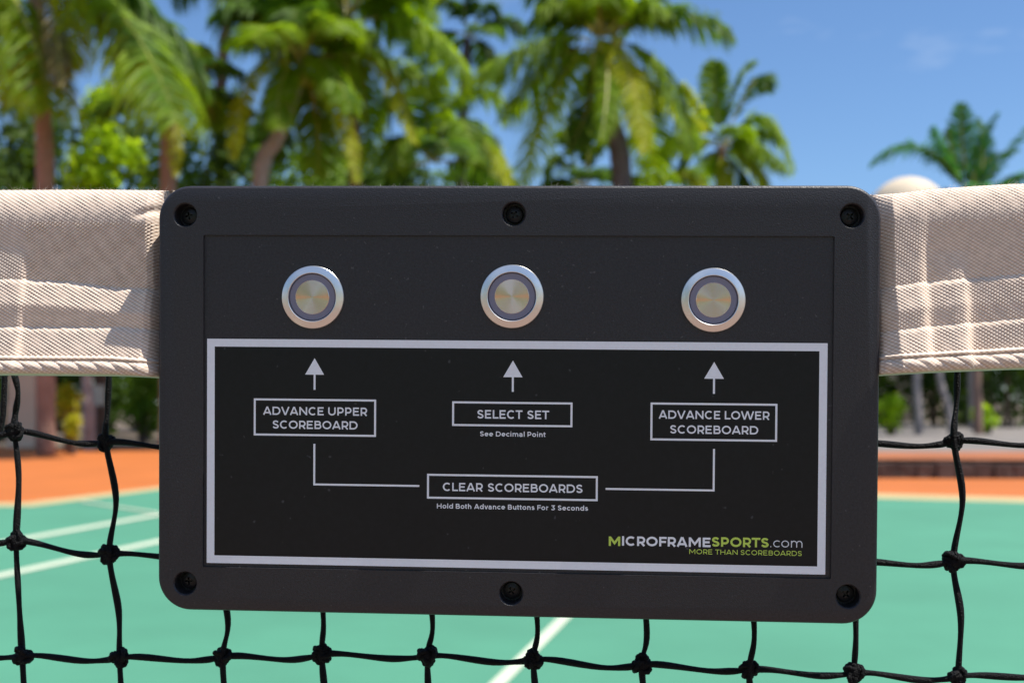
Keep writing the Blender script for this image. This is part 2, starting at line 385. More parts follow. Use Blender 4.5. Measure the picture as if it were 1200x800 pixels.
palm('leaning palm with a yellow arching frond left of the black box', [(296, 515), (304, 222), (325, 160), (352, 85)], .17, M_trunk_grey, (352, 72), 23,
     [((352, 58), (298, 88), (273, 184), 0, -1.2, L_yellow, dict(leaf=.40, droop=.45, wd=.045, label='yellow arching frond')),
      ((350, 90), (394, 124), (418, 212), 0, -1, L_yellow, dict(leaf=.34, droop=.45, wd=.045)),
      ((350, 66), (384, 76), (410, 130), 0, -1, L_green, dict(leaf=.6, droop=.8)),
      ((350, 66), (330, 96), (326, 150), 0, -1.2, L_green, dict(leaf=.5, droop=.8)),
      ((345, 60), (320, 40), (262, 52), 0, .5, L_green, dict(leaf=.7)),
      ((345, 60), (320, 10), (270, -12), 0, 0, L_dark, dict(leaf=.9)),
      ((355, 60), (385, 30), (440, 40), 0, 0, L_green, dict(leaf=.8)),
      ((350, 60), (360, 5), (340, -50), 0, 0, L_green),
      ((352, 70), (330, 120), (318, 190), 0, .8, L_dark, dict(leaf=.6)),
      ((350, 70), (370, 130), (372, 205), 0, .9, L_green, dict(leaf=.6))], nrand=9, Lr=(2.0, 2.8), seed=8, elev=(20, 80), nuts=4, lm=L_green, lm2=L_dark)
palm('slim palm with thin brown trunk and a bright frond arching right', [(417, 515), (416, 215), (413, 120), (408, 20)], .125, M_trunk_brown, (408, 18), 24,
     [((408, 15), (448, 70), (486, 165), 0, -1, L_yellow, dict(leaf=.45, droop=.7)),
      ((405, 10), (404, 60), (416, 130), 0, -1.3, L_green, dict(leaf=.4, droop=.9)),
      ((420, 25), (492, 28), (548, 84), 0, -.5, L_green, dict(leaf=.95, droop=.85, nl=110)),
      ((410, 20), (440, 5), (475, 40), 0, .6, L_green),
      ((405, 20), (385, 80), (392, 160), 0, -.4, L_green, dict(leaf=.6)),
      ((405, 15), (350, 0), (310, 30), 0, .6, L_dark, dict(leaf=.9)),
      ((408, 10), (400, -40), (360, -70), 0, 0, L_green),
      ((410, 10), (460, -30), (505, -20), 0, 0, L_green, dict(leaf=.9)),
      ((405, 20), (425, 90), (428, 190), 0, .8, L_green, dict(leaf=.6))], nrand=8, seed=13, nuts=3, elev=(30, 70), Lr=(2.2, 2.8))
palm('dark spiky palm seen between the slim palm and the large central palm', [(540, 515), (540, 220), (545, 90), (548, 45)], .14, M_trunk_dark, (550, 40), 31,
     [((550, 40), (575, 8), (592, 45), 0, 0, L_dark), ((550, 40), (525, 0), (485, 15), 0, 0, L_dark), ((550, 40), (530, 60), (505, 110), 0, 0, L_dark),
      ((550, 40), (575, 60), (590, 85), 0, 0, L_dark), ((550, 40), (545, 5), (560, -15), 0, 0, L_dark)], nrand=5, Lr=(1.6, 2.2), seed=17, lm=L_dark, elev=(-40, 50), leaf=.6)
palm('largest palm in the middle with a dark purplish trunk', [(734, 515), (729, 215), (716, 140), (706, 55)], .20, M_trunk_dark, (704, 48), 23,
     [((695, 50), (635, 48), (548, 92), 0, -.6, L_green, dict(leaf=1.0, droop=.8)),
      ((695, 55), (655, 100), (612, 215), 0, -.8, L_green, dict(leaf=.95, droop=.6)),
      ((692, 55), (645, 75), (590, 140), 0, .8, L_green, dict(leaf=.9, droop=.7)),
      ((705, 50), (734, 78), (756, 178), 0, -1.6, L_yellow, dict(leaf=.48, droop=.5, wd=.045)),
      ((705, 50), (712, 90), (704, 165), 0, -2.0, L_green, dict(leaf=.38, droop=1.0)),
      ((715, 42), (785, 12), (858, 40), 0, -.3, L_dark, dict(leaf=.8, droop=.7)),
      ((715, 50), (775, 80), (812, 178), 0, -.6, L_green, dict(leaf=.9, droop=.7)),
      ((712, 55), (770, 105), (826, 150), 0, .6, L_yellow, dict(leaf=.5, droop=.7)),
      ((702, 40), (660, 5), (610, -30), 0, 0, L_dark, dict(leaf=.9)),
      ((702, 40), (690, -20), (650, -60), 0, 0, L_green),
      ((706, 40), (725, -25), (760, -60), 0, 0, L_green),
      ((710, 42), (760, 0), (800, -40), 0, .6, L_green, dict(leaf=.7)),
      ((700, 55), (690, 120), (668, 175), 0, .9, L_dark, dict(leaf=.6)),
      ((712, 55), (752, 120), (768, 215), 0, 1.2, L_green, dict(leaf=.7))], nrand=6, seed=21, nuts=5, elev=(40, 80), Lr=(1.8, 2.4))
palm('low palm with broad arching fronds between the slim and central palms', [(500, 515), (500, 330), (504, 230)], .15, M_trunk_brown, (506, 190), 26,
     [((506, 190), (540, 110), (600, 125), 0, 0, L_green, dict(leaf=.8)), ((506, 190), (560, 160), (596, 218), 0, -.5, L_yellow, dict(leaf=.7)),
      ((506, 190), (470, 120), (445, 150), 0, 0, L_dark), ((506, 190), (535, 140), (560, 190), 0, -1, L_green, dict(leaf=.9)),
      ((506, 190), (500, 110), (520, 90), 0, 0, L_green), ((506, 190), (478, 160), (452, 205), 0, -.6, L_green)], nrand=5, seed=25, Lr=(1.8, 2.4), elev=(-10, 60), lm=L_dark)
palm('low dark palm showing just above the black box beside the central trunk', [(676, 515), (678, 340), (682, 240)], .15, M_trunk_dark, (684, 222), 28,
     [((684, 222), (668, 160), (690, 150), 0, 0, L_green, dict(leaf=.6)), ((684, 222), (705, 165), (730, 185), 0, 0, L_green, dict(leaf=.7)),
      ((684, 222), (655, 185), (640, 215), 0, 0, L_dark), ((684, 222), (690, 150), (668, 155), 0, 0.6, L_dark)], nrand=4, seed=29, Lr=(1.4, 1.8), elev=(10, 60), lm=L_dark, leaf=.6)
palm('low bright palm above the box between the central and the small right palm', [(778, 515), (776, 340), (772, 235)], .13, M_trunk_brown, (770, 218), 27,
     [((770, 218), (785, 165), (812, 175), 0, 0, L_green, dict(leaf=.6)), ((770, 218), (760, 165), (742, 160), 0, 0, L_yellow, dict(leaf=.6)),
      ((770, 218), (800, 200), (826, 222), 0, 0, L_yellow, dict(leaf=.5))], nrand=3, seed=31, Lr=(1.2, 1.5), elev=(10, 60), lm=L_green, leaf=.5)
palm('small palm right of the central palm standing clear against blue sky', [(838, 515), (842, 300), (845, 218), (846, 172)], .15, M_trunk_pink, (846, 168), 34,
     [((846, 166), (838, 110), (838, 72), 0, 0, L_green, dict(leaf=.65, droop=.3)), ((848, 166), (862, 100), (884, 74), 0, 0, L_green, dict(leaf=.65, droop=.35)),
      ((848, 166), (885, 95), (898, 108), 0, .8, L_dark, dict(leaf=.6, droop=.5)), ((850, 168), (895, 138), (930, 198), 0, -.4, L_green, dict(leaf=.85, droop=.7)),
      ((850, 172), (880, 165), (925, 200), 0, -.9, L_green, dict(leaf=.7, droop=.8)), ((850, 174), (880, 190), (900, 225), 0, 0, L_yellow, dict(leaf=.7)),
      ((844, 168), (815, 120), (800, 100), 0, 0, L_yellow, dict(leaf=.7)), ((842, 172), (810, 175), (796, 215), 0, 0, L_dark, dict(leaf=.7)),
      ((844, 170), (818, 140), (806, 165), 0, -.5, L_green, dict(leaf=.7)), ((846, 176), (850, 205), (842, 232), 0, -.8, L_yellow, dict(leaf=.4)),
      ((846, 176), (870, 205), (872, 232), 0, -.4, L_dark, dict(leaf=.5))], nrand=7, seed=37, Lr=(1.6, 2.2), elev=(-20, 40), leaf=.7)
palm('upright blue green palm above the net band at the far right', [(1142, 515), (1140, 400), (1138, 300), (1138, 236)], .13, M_trunk_grey, (1138, 232), 30,
     [((1138, 230), (1128, 172), (1127, 122), 0, 0, L_bluegreen, dict(leaf=.50, droop=.15, wd=.036, nl=110)), ((1136, 230), (1108, 185), (1093, 150), 0, 0, L_bluegreen, dict(leaf=.52, droop=.25, wd=.036, nl=110)),
      ((1140, 230), (1146, 180), (1168, 134), 0, 0, L_bluegreen, dict(leaf=.50, droop=.15, wd=.036, nl=110)), ((1144, 230), (1172, 190), (1206, 146), 0, 0, L_bluegreen, dict(leaf=.55, droop=.35, wd=.036, nl=110)),
      ((1134, 226), (1078, 172), (1022, 190), 0, 0, L_bluegreen, dict(leaf=.65, droop=.5, wd=.036, nl=110)), ((1140, 230), (1152, 190), (1146, 138), 0, .5, L_bluegreen, dict(leaf=.45, droop=.15, wd=.036, nl=110)),
      ((1146, 234), (1195, 205), (1235, 222), 0, 0, L_bluegreen, dict(leaf=.5)), ((1138, 232), (1156, 190), (1190, 178), 0, .8, L_dark, dict(leaf=.4, droop=.3, wd=.036, nl=110)),
      ((1138, 232), (1118, 190), (1112, 150), 0, .8, L_dark, dict(leaf=.3, droop=.1, wd=.036, nl=110)), ((1138, 230), (1100, 190), (1066, 168), 0, .6, L_bluegreen, dict(leaf=.35, droop=.3, wd=.036, nl=110))], nrand=6, seed=41, Lr=(1.2, 1.6), elev=(0, 40), lm=L_bluegreen, leaf=.5)
palm('palm cut by the top edge with dark fronds drooping over the blue sky gap', [(262, 515), (258, 250), (262, 60), (290, -70)], .15, M_trunk_brown, (292, -74), 29,
     [((292, -70), (300, -20), (290, 60), 0, -.5, L_dark, dict(leaf=.8, droop=.9)), ((292, -70), (330, -20), (345, 60), 0, 0, L_dark, dict(leaf=.9, droop=.8)),
      ((292, -70), (240, -40), (205, 5), 0, 0, L_dark, dict(leaf=.8)), ((292, -70), (265, -40), (272, 30), 0, 0, L_green, dict(leaf=.6, droop=.9)),
      ((292, -70), (380, -45), (440, 10), 0, 0, L_green, dict(leaf=.9)), ((292, -70), (350, -50), (400, 30), 0, 0, L_dark, dict(leaf=.9))], nrand=8, seed=43, Lr=(2, 3), elev=(0, 50), lm=L_dark)

# ------------------------------------------------------------------ shrubs and broad-leaved trees behind the court
def shrub(label, px, top, bottom, wpx, D, lm, n=900, leaf=.16, seed=0, depth=None, cat='shrub', name='shrub', group=None, lobes=9, stem=M_trunk_brown):
    rnd = random.Random(seed)
    cT = at(px, top, D); cB = at(px, bottom, D)
    zb = max(0.0, cB.z); zt = cT.z; hw = wpx/2/FPX*D; dp = depth or hw*.8
    root = empty(name, (cB.x, D, 0), label, cat, group)
    cs = []
    for i in range(lobes):
        fz = (i+.5)/lobes
        z = zb + (zt-zb)*(.15+.75*fz); k = math.sqrt(max(.05, 1-abs(2*fz-1.0)**2.2))
        r = min(hw, (zt-zb)*.5)*rnd.uniform(.32, .58)
        cs.append((Vector((rnd.uniform(-1, 1)*max(0, hw-r)*k, rnd.uniform(-1, 1)*max(0, dp-r)*k, min(z, zt-r))), r))
    cs.append((Vector((rnd.uniform(-.2, .2)*hw, 0, zt-.35*min(hw, (zt-zb)*.5))), .35*min(hw, (zt-zb)*.5)))
    V = []; F = []
    tot = sum(r*r for _, r in cs)
    for c, r in cs:
        for j in range(int(n*r*r/tot)):
            d = Vector((rnd.gauss(0, 1), rnd.gauss(0, 1), rnd.gauss(0, 1))).normalized()
            p = c + d*r*rnd.uniform(.45, 1.12)
            if p.z < .02: p.z = abs(p.z)+.02
            a = (d + Vector((rnd.uniform(-.8, .8), rnd.uniform(-.8, .8), rnd.uniform(-.6, .9)))).normalized()
            x = a.orthogonal().normalized(); x = Quaternion(a, rnd.uniform(0, 6.28)) @ x; y = a.cross(x)
            s = leaf*rnd.uniform(.6, 1.35); b0 = len(V)
            V += [p-x*s*.5, p+y*s*.26+a*s*.06, p+x*s*.55-a*s*.08, p-y*s*.26+a*s*.06]
            F.append((b0, b0+1, b0+2, b0+3))
    mesh('foliage', V, F, lm, root)
    m = MB()
    for c, r in cs[:6]:
        q = Vector((c.x*.2, c.y*.2, 0))
        m.tube(spline([q, Vector((c.x*.5, c.y*.5, c.z*.5)), c], 5), [.05*(1-.5*k/10) for k in range(11)], 6)
    m.build('branches', stem, root, True)
    return root
G1 = 'shrubs and broad leaved trees behind the court'
shrub('bright lime shrub lit by the sun between the two leftmost palm trunks', 122, 95, 330, 100, 24, S_lime, 1500, .22, 1, group=G1, lobes=12)
shrub('dark leafy tree behind the leftmost palm trunk at the frame edge', 0, 90, 520, 170, 27, S_dark, 2600, .24, 2, group=G1, lobes=16, cat='tree', name='broadleaf_tree')
shrub('mid green tree behind the tan palm trunk', 205, 130, 520, 150, 30, S_mid, 2400, .24, 3, group=G1, lobes=14, cat='tree', name='broadleaf_tree')
shrub('dark tree between the tan trunk and the leaning palm', 262, 100, 520, 110, 28, S_dark, 2200, .22, 4, group=G1, lobes=14, cat='tree', name='broadleaf_tree')
shrub('mid green shrub right of the leaning palm trunk', 372, 165, 520, 150, 29, S_mid, 2200, .24, 5, group=G1, lobes=12, cat='tree', name='broadleaf_tree')
shrub('dark shrub behind the slim palm above the box edge', 452, 180, 520, 130, 30, S_dark, 2000, .24, 6, group=G1, lobes=10)
shrub('low green shrub between the low palms just above the box', 575, 186, 520, 150, 31, S_mid, 2000, .24, 7, group=G1, lobes=10)
shrub('dark low shrub just left of the central trunk', 655, 200, 520, 120, 32, S_dark, 1700, .24, 8, group=G1, lobes=10)
shrub('green low shrub just right of the central trunk', 770, 206, 520, 110, 33, S_mid, 1600, .24, 9, group=G1, lobes=10)
shrub('dark foliage mass hidden low behind the box', 880, 300, 520, 200, 33, S_dark, 1600, .24, 10, group=G1)
shrub('dark tree seen under the band right beside the box', 1010, 270, 518, 170, 34, S_dark, 2200, .24, 111, group=G1, lobes=12, cat='tree', name='broadleaf_tree')
shrub('dark tree seen under the band at the right frame edge', 1180, 260, 512, 190, 33, S_dark, 2400, .24, 12, group=G1, lobes=14, cat='tree', name='broadleaf_tree')
shrub('dark tree seen under the band behind the right net cord', 1100, 330, 512, 130, 35, S_dark, 1700, .24, 19, group=G1, lobes=12, cat='tree', name='broadleaf_tree')
for i, (px_, tp, lab_) in enumerate([(-60, 120, 'far dark tree filling the left frame edge'), (55, 105, 'far dark tree behind the pinkish trunk'), (160, 110, 'far dark tree behind the lime shrub'),
        (300, 128, 'far dark tree behind the leaning palm trunk'), (395, 150, 'far dark tree behind the slim palm trunk'), (480, 165, 'far dark tree left of the low arching palm'), (560, 175, 'far dark tree right of the low arching palm'),
        (655, 205, 'far dark tree low behind the central palm'), (745, 210, 'far dark tree low behind the low bright palm')]):
    shrub(lab_, px_, tp, 520, 175, 37+i % 3, S_dark if i % 3 else S_mid, 2600, .34, 60+i, group='far trees behind the palms', lobes=14, cat='tree', name='broadleaf_tree')
for i, (px_, lab_) in enumerate([(-30, 'far hedge bush under the left band at the frame edge'), (70, 'far hedge bush under the left band behind the yellow bushes'), (165, 'far hedge bush under the left band by the box'), (1040, 'far hedge bush under the right band by the box'),
        (1130, 'far hedge bush under the right band behind the net cord'), (1220, 'far hedge bush under the right band at the frame edge')]):
    shrub(lab_, px_, 330, 513, 150, 36, S_dark, 2200, .26, 80+i, group='far hedge bushes under the band', lobes=16, cat='bush', name='hedge_bush')
shrub('lime bush seen under the band right beside the box edge', 1046, 462, 506, 52, 25, S_lime, 420, .13, 13, group='bright low bushes under the band')
shrub('lime bush seen under the band right of the knotted cord', 1157, 474, 504, 46, 26, S_lime, 360, .12, 14, group='bright low bushes under the band')
shrub('yellow bush seen under the left band, the higher of two', 80, 448, 488, 38, 21, S_yellow, 320, .11, 15, group='bright low bushes under the band')
shrub('yellow bush seen under the left band, the lower of two', 86, 484, 521, 34, 20.4, S_yellow, 300, .10, 16, group='bright low bushes under the band')
shrub('green shrub seen under the band left of the box corner', 168, 425, 522, 60, 26, S_mid, 700, .15, 17, group=G1)
shrub('dark shrub seen under the band beside the left net cord', 125, 440, 520, 60, 27, S_dark, 700, .15, 18, group=G1)
shrub('pale cream flowering shrub at the left frame edge under the band', -14, 440, 522, 40, 24, S_mid, 500, .13, 20, group=G1)

def add_reflection_trees():  # unseen trees added behind the camera for contrast in the button reflections
    rnd = random.Random(77); V = []; F = []
    for i in range(26):
        c = Vector((rnd.uniform(-22, 22), -rnd.uniform(13.5, 19), 0)); hh = rnd.uniform(2.2, 6.5); r = rnd.uniform(1.0, 2.2)
        for j in range(330):
            d = Vector((rnd.gauss(0, 1), rnd.gauss(0, 1), rnd.gauss(0, 1))).normalized()*rnd.uniform(.5, 1)
            p = c + Vector((d.x*r, d.y*r, hh*.55 + d.z*hh*.5)); a_ = Vector((rnd.gauss(0, 1), rnd.gauss(0, 1), rnd.gauss(0, 1))).normalized()
            x = a_.orthogonal().normalized(); y = a_.cross(x); s_ = rnd.uniform(.25, .6); b0 = len(V)
            V += [p-x*s_*.5, p+y*s_*.3, p+x*s_*.5, p-y*s_*.3]; F.append((b0, b0+1, b0+2, b0+3))
    o = mesh('added_reflection_trees', V, F, S_mid); o['kind'] = 'stuff'; o['label'] = 'added trees out of view behind the camera, reflected in the button caps'; o['category'] = 'trees'
add_reflection_trees()
def trunk_tree(label, pts, r, m, D, seed):
    base = at(*pts[0], D); base.z = 0
    root = empty('tree', base, label, 'tree', 'bare trunks under the net band')
    P = [at(x, y, D)-base for x, y in pts]; P[0].z = -.02
    q = MB(); sp = spline(P, 8); q.tube(sp, [r*(1.15-.4*k/len(sp)) for k in range(len(sp))], 10); q.build('trunk', m, root, True)
    rnd = random.Random(seed); V = []; F = []
    for i in range(500):
        d = Vector((rnd.gauss(0, 1), rnd.gauss(0, 1), rnd.gauss(0, .7))).normalized()*rnd.uniform(.3, 1.0); p = P[-1]+d
        a = Vector((rnd.gauss(0, 1), rnd.gauss(0, 1), rnd.gauss(0, 1))).normalized(); x = a.orthogonal().normalized(); y = a.cross(x); s = rnd.uniform(.1, .25); b0 = len(V)
        V += [p-x*s*.5, p+y*s*.26, p+x*s*.5, p-y*s*.26]; F.append((b0, b0+1, b0+2, b0+3))
    mesh('crown', V, F, S_dark, root)
trunk_tree('pale grey trunk under the left band beside the yellow bushes', [(106, 518), (104, 480), (102, 440), (104, 330)], .10, M_trunk_grey, 22, 2)
trunk_tree('pale grey trunk under the right band nearest the box', [(1078, 512), (1075, 470), (1074, 437), (1076, 330)], .085, M_trunk_grey, 25, 3)
trunk_tree('pale leaning trunk under the right band left of the net cord', [(1117, 512), (1111, 475), (1101, 440), (1090, 330)], .075, M_trunk_grey, 25, 4)
trunk_tree('thin brown trunk under the right band right of the net cord', [(1146, 508), (1146, 470), (1145, 437), (1148, 330)], .085, M_trunk_pink, 25.5, 5)
# cream post, teal board, pale dome
p = at(30, 523, 23.4); p.z = 0
root = empty('gate_post', p, 'cream rendered post under the left band behind the knotted cord', 'post')
m = MB(); m.box((0, 0, .75), (.52, .5, 1.5)); o = m.build('shaft', M_cream, root)
m = MB(); m.box((0, 0, 1.56), (.66, .64, .12)); m.build('cap', M_cream, root)
p = at(109, 500, 22.4); p.z = 0
root = empty('signboard', p, 'blank pale teal board on a post under the left band', 'signboard')
m = MB(); m.box((0, 0, .98), (.40, .04, .36)); m.build('board', M_teal, root)
m = MB(); m.box((0, .045, .58), (.06, .05, 1.2)); m.build('post', M_trunk_grey, root)
p = at(1068, 500, 44); p.z = 0
root = empty('domed_tower', p, 'cream domed round tower peeking over the right net band', 'tower')
zt = at(1068, 208, 44).z; rad = 47/FPX*44
m = MB(); prof = [(rad*math.cos(a), zt-rad+rad*math.sin(a)) for a in [k*math.pi/2/14 for k in range(14)]] + [(0.001, zt)]
def lathe_z(prof, n=40):
    V = []; F = []
    for r_, z_ in prof:
        for k in range(n): V.append((r_*math.cos(2*math.pi*k/n), r_*math.sin(2*math.pi*k/n), z_))
    for i in range(len(prof)-1):
        for k in range(n): l = (k+1) % n; F.append((i*n+k, i*n+l, (i+1)*n+l, (i+1)*n+k))
    return V, F
V, F = lathe_z(prof); mesh('dome', V, F, M_cream, root, True)
V, F = lathe_z([(rad*.9, 0), (rad*.9, zt-rad-.15)]); mesh('drum', V, F, M_cream, root, True)
V, F = lathe_z([(rad*.9, zt-rad-.15), (rad*1.1, zt-rad-.15), (rad*1.1, zt-rad), (rad, zt-rad)]); mesh('cornice', V, F, M_cream, root)

# ------------------------------------------------------------------ the net
net = empty('tennis_net', (0, 0, 0), 'black knotted cord net with a cream canvas headband carrying the black box', 'net')
NO = BOXM @ Vector((0, 0, 0.030))           # a point of the box front: d = 0
NO_ = np.array(NO); U_ = np.array(U); N_ = np.array(N)
def plane_hit(px, py, d):                    # pixel -> (u, z) on the vertical plane d metres in front of the net's zero plane
    r = ray(px, py); C = Vector((0, 0, CAM_Z)); P0 = NO + N*d
    k = (P0-C).dot(N)/r.dot(N); P = C+r*k
    return (P-NO).dot(U), P.z
def netpt(px, py, d): 
    u, z = plane_hit(px, py, d); q = NO + U*u + N*d; return Vector((q.x, q.y, z))
def headband():
    d0 = -0.004
    def pxcol(px): return plane_hit(px, 330, d0)[0]
    us = []
    def seg(a, b, s):
        n = max(1, int(round(abs(b-a)/s))); us.extend([a+(b-a)*i/n for i in range(n)])
    u1, u2, u3, u4 = pxcol(-70), pxcol(192), pxcol(1024), pxcol(1270)
    seg(-1.6, -.34, .02); seg(-.34, u1, .00045); seg(u1, u2, .00024); seg(u2, u3, .006); seg(u3, u4, .00024); seg(u4, .34, .00045); seg(.34, 1.6, .02); us.append(1.6)
    us = np.array(us)
    # approximate pixel column of each net column
    P = NO_[None, :] + us[:, None]*U_[None, :] + N_[None, :]*d0
    px = 600 + FPX*P[:, 0]/(P[:, 1]*ct)     # at the horizon height the tilt hardly matters
    pc = np.clip(px, -500, 1700)
    def crv(pts): xs, ys = zip(*pts); return np.interp(pc, xs, ys)
    T = crv([(-500, 224), (0, 221.5), (100, 221), (187, 222), (400, 219), (800, 218), (1000, 224), (1036, 227), (1065, 225), (1100, 220.5), (1150, 217), (1200, 214), (1700, 212)])
    T = T - 3.0
    y1 = crv([(-500, 328), (22, 328), (70, 330), (130, 337), (187, 340), (1033, 339), (1088, 331), (1200, 322), (1700, 320)])
    y2 = crv([(-500, 383), (22, 384), (130, 384), (187, 388), (1033, 391), (1088, 384), (1200, 374), (1700, 372)])
    yh = crv([(-500, 417), (130, 418), (187, 422), (1033, 417), (1200, 407), (1700, 405)])
    Bm = crv([(-500, 437), (0, 437), (130, 438), (187, 441), (1033, 438), (1100, 434), (1200, 430), (1700, 428)])
    # rows: fraction tables between the feature lines
    rows = []
    def rr(k, n, f=None):
        for i in range(n):
            t = i/n; rows.append((k, t*t if f == 'q' else t))
    rr(0, 60, 'q'); rr(1, 92); rr(2, 48); rr(3, 36); rr(4, 46); rr(5, 34); rows.append((5, 1.0))
    feats = np.stack([T, T+42, y1, y1+29, y2, yh, Bm], 0)        # 7 x cols
    nr, ncol = len(rows), len(us)
    PY = np.zeros((nr, ncol)); KS = np.array([r[0] for r in rows]); TS = np.array([r[1] for r in rows])
    for i, (k, t) in enumerate(rows): PY[i] = feats[k]*(1-t) + feats[k+1]*t
    # pixels to metres (height) on the plane d0: linear
    yn = (PY-400)/FPX
    Z = CAM_Z + P[:, 1][None, :]*(st-yn*ct)/(ct+yn*st)
    # outward slope per metre of drop in every band, by column region
    reg = lambda a, b, s=4.0: 1/(1+np.exp(-(pc-a)/s)) - 1/(1+np.exp(-(pc-b)/s))
    Lf = reg(-900, 24, 1.8); Lm = reg(24, 610, 1.8); A = reg(610, 1088, 2.6); Bq = reg(1088, 1138, 2.6); Cq = reg(1138, 5000, 2.6)
    s1 = Lf*(-.09) + Lm*(-.100) + A*(.05) + Bq*(-.095) + Cq*(-.105)
    s2 = Lf*(.24) + Lm*.28 + A*.30 + Bq*.24 + Cq*(.03)
    s3 = Lf*(-.10) + Lm*(-.185) + A*(-.03) + Bq*(-.02) + Cq*(-.06)
    s4 = Lf*.24 + Lm*.23 + A*.29 + Bq*.25 + Cq*(.04)
    step1 = Lf*.0006 + Lm*.0010 + A*.0006 + Bq*.0008 + Cq*.0009
    step2 = Lf*.0007 + Lm*.0009 + A*.0006 + Bq*.0006 + Cq*.0007
    sl = [np.zeros(ncol), s1, s2, s3, s4, np.zeros(ncol)]
    SL = np.zeros((nr, ncol))
    for i in range(nr): SL[i] = sl[KS[i]]
    # the B piece: its upper part shaded, its lower part lit
    k1 = KS == 1
    SL[k1] += Lf[None, :]*np.where(TS[k1] > .42, .14, -.02)[:, None]
    SL[k1] += (Bq[None, :]*np.where(TS[k1] > .5, .20, -.03)[:, None]) * np.clip((pc-1090)/40+.2, 0, 1)[None, :]
    # round off the sudden changes of slope between rows
    ker = np.ones(7)/7
    for _ in range(2):
        pad = np.pad(SL, ((3, 3), (0, 0)), mode='edge'); SL = sum(pad[j:j+nr]*ker[j] for j in range(7))
    dz = np.zeros_like(Z); dz[1:] = Z[:-1]-Z[1:]
    Dd = np.cumsum(SL*dz, 0)
    fray = 1.2*np.sin(us*1400)*np.sin(us*517)
    for yy, stp in ((y1, step1), (y2, step2)): Dd += stp[None, :]/(1+np.exp(-(PY-yy[None, :]-fray[None, :]-1)/1.1))
    # top roll over the cable
    apex = -0.012
    F0 = np.interp(pc, [-500, 166, 172, 181, 193, 300, 900, 1024, 1036, 1052, 1700], [-.0052, -.0052, -.0068, -.0135, -.025, -.034, -.034, -.018, -.0100, -.0054, -.0052])
    F0 += 0.0001*Lf + .0005*A*(pc > 900)
    wv = (PY - T[None, :]); roll = np.clip(wv/42, 0, 1)
    base = apex + (F0[None, :]-apex)*np.sqrt(np.clip(1-(1-roll)**2, 0, 1))
    D = base + Dd
    # soft wrinkles and unevenness of the cloth
    rs = np.random.RandomState(5)
    uu = us[None, :]; amp = np.clip(wv/30, 0, 1)
    for _ in range(7):
        fu, fz, ph = rs.uniform(25, 110), rs.uniform(-120, 120), rs.uniform(0, 6.28)
        D += amp*0.00018*np.sin(uu*fu*1.0 + Z*fz + ph)
    # a crease where the front sheet falls back behind the box
    cr1 = np.exp(-((PY-(240+(187-pc[None, :])*.35))/5.0)**2)*np.clip((pc[None, :]-148)/30, 0, 1)*(pc[None, :] < 195)
    D -= .0022*cr1
    # stitched creases
    for yy in (y1, y2): D -= .00015*np.exp(-((PY-yy[None, :]+2)/1.6)**2)*amp
    # seams standing up
    for xs in (1089, 1139): D += .00006*np.exp(-((pc[None, :]-xs)/3.0)**2)*amp*(PY < yh[None, :]+2)
    # hem: a flat fold, then a roll with slanting strands
    hem = KS == 5
    tt = TS[hem][:, None]
    hd = np.where(tt < .22, .0010*np.sin(np.pi*tt/.22)**.6, 0) + np.where(tt >= .26, .0021*np.sqrt(np.clip(1-((tt-.63)/.38)**2, 0, 1)), 0)
    strand = np.abs(np.sin((us[None, :]*1000 - tt*9.5)/6.6*np.pi))**.5
    hd = hd - np.where((tt > .3) & (tt < .95), .0007*(1-strand), 0)
    D[hem] += hd + .0006
    dense = ((us > -.34) & (us < u2+.0005)) | ((us > u3-.0005) & (us < .34))
    # twill: slanting ribs broken by the weft
    vper = .00128
    ph1 = (Z + .58*uu)/vper*2*np.pi; ph2 = (Z - .75*uu)/.00118*2*np.pi
    shade = (Lm[None, :]*(KS == 1)[:, None])
    tw = (.62-.25*shade)*np.cos(ph1)*(.72+.28*np.cos(ph2)) + (.30+.35*shade)*np.cos(ph2)
    tamp = .000185*np.where(hem, .45, 1)[:, None]*dense[None, :]*(1+.7*shade)
    jit = 1 + .25*np.sin(uu*900+Z*700) + .2*np.sin(uu*311-Z*531)
    D += tw*tamp*jit
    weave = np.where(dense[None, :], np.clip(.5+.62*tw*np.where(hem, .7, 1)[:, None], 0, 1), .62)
    # the back sheet, from the hem up to the apex
    bt = [.0, .06, .3, .6, .9, .97]
    ZB = np.stack([Z[-1]*(1-t)+Z[0]*t for t in bt], 0); ZB[0] -= .0006
    DB = np.stack([np.minimum(D[-1]-.002, -.012)*(1 if t else 1) - (0.004 if t < .95 else .001) + (F0+.004)*(.6 if t < .9 else 0.0) for t in bt], 0)
    Zall = np.concatenate([Z, ZB], 0); Dall = np.concatenate([D, DB], 0); tr = Zall.shape[0]
    X = NO_[None, None, :] + us[None, :, None]*U_ + Dall[:, :, None]*N_
    X[:, :, 2] = Zall
    co = X.reshape(-1, 3).astype(np.float32)
    ii, jj = np.meshgrid(np.arange(tr), np.arange(ncol-1), indexing='ij')
    i2 = (ii+1) % tr
    q = np.stack([ii*ncol+jj, i2*ncol+jj, i2*ncol+jj+1, ii*ncol+jj+1], -1).reshape(-1, 4)
    me = bpy.data.meshes.new('headband')
    me.vertices.add(len(co)); me.vertices.foreach_set('co', co.ravel())
    me.loops.add(q.size); me.loops.foreach_set('vertex_index', q.ravel().astype(np.int32))
    me.polygons.add(len(q)); me.polygons.foreach_set('loop_start', np.arange(0, q.size, 4, dtype=np.int32))
    me.update(calc_edges=True); me.validate(); me.shade_smooth()
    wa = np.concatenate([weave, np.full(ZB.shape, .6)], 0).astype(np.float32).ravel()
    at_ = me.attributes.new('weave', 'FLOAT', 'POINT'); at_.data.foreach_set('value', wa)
    hb = link('headband', me, M_cloth, net)
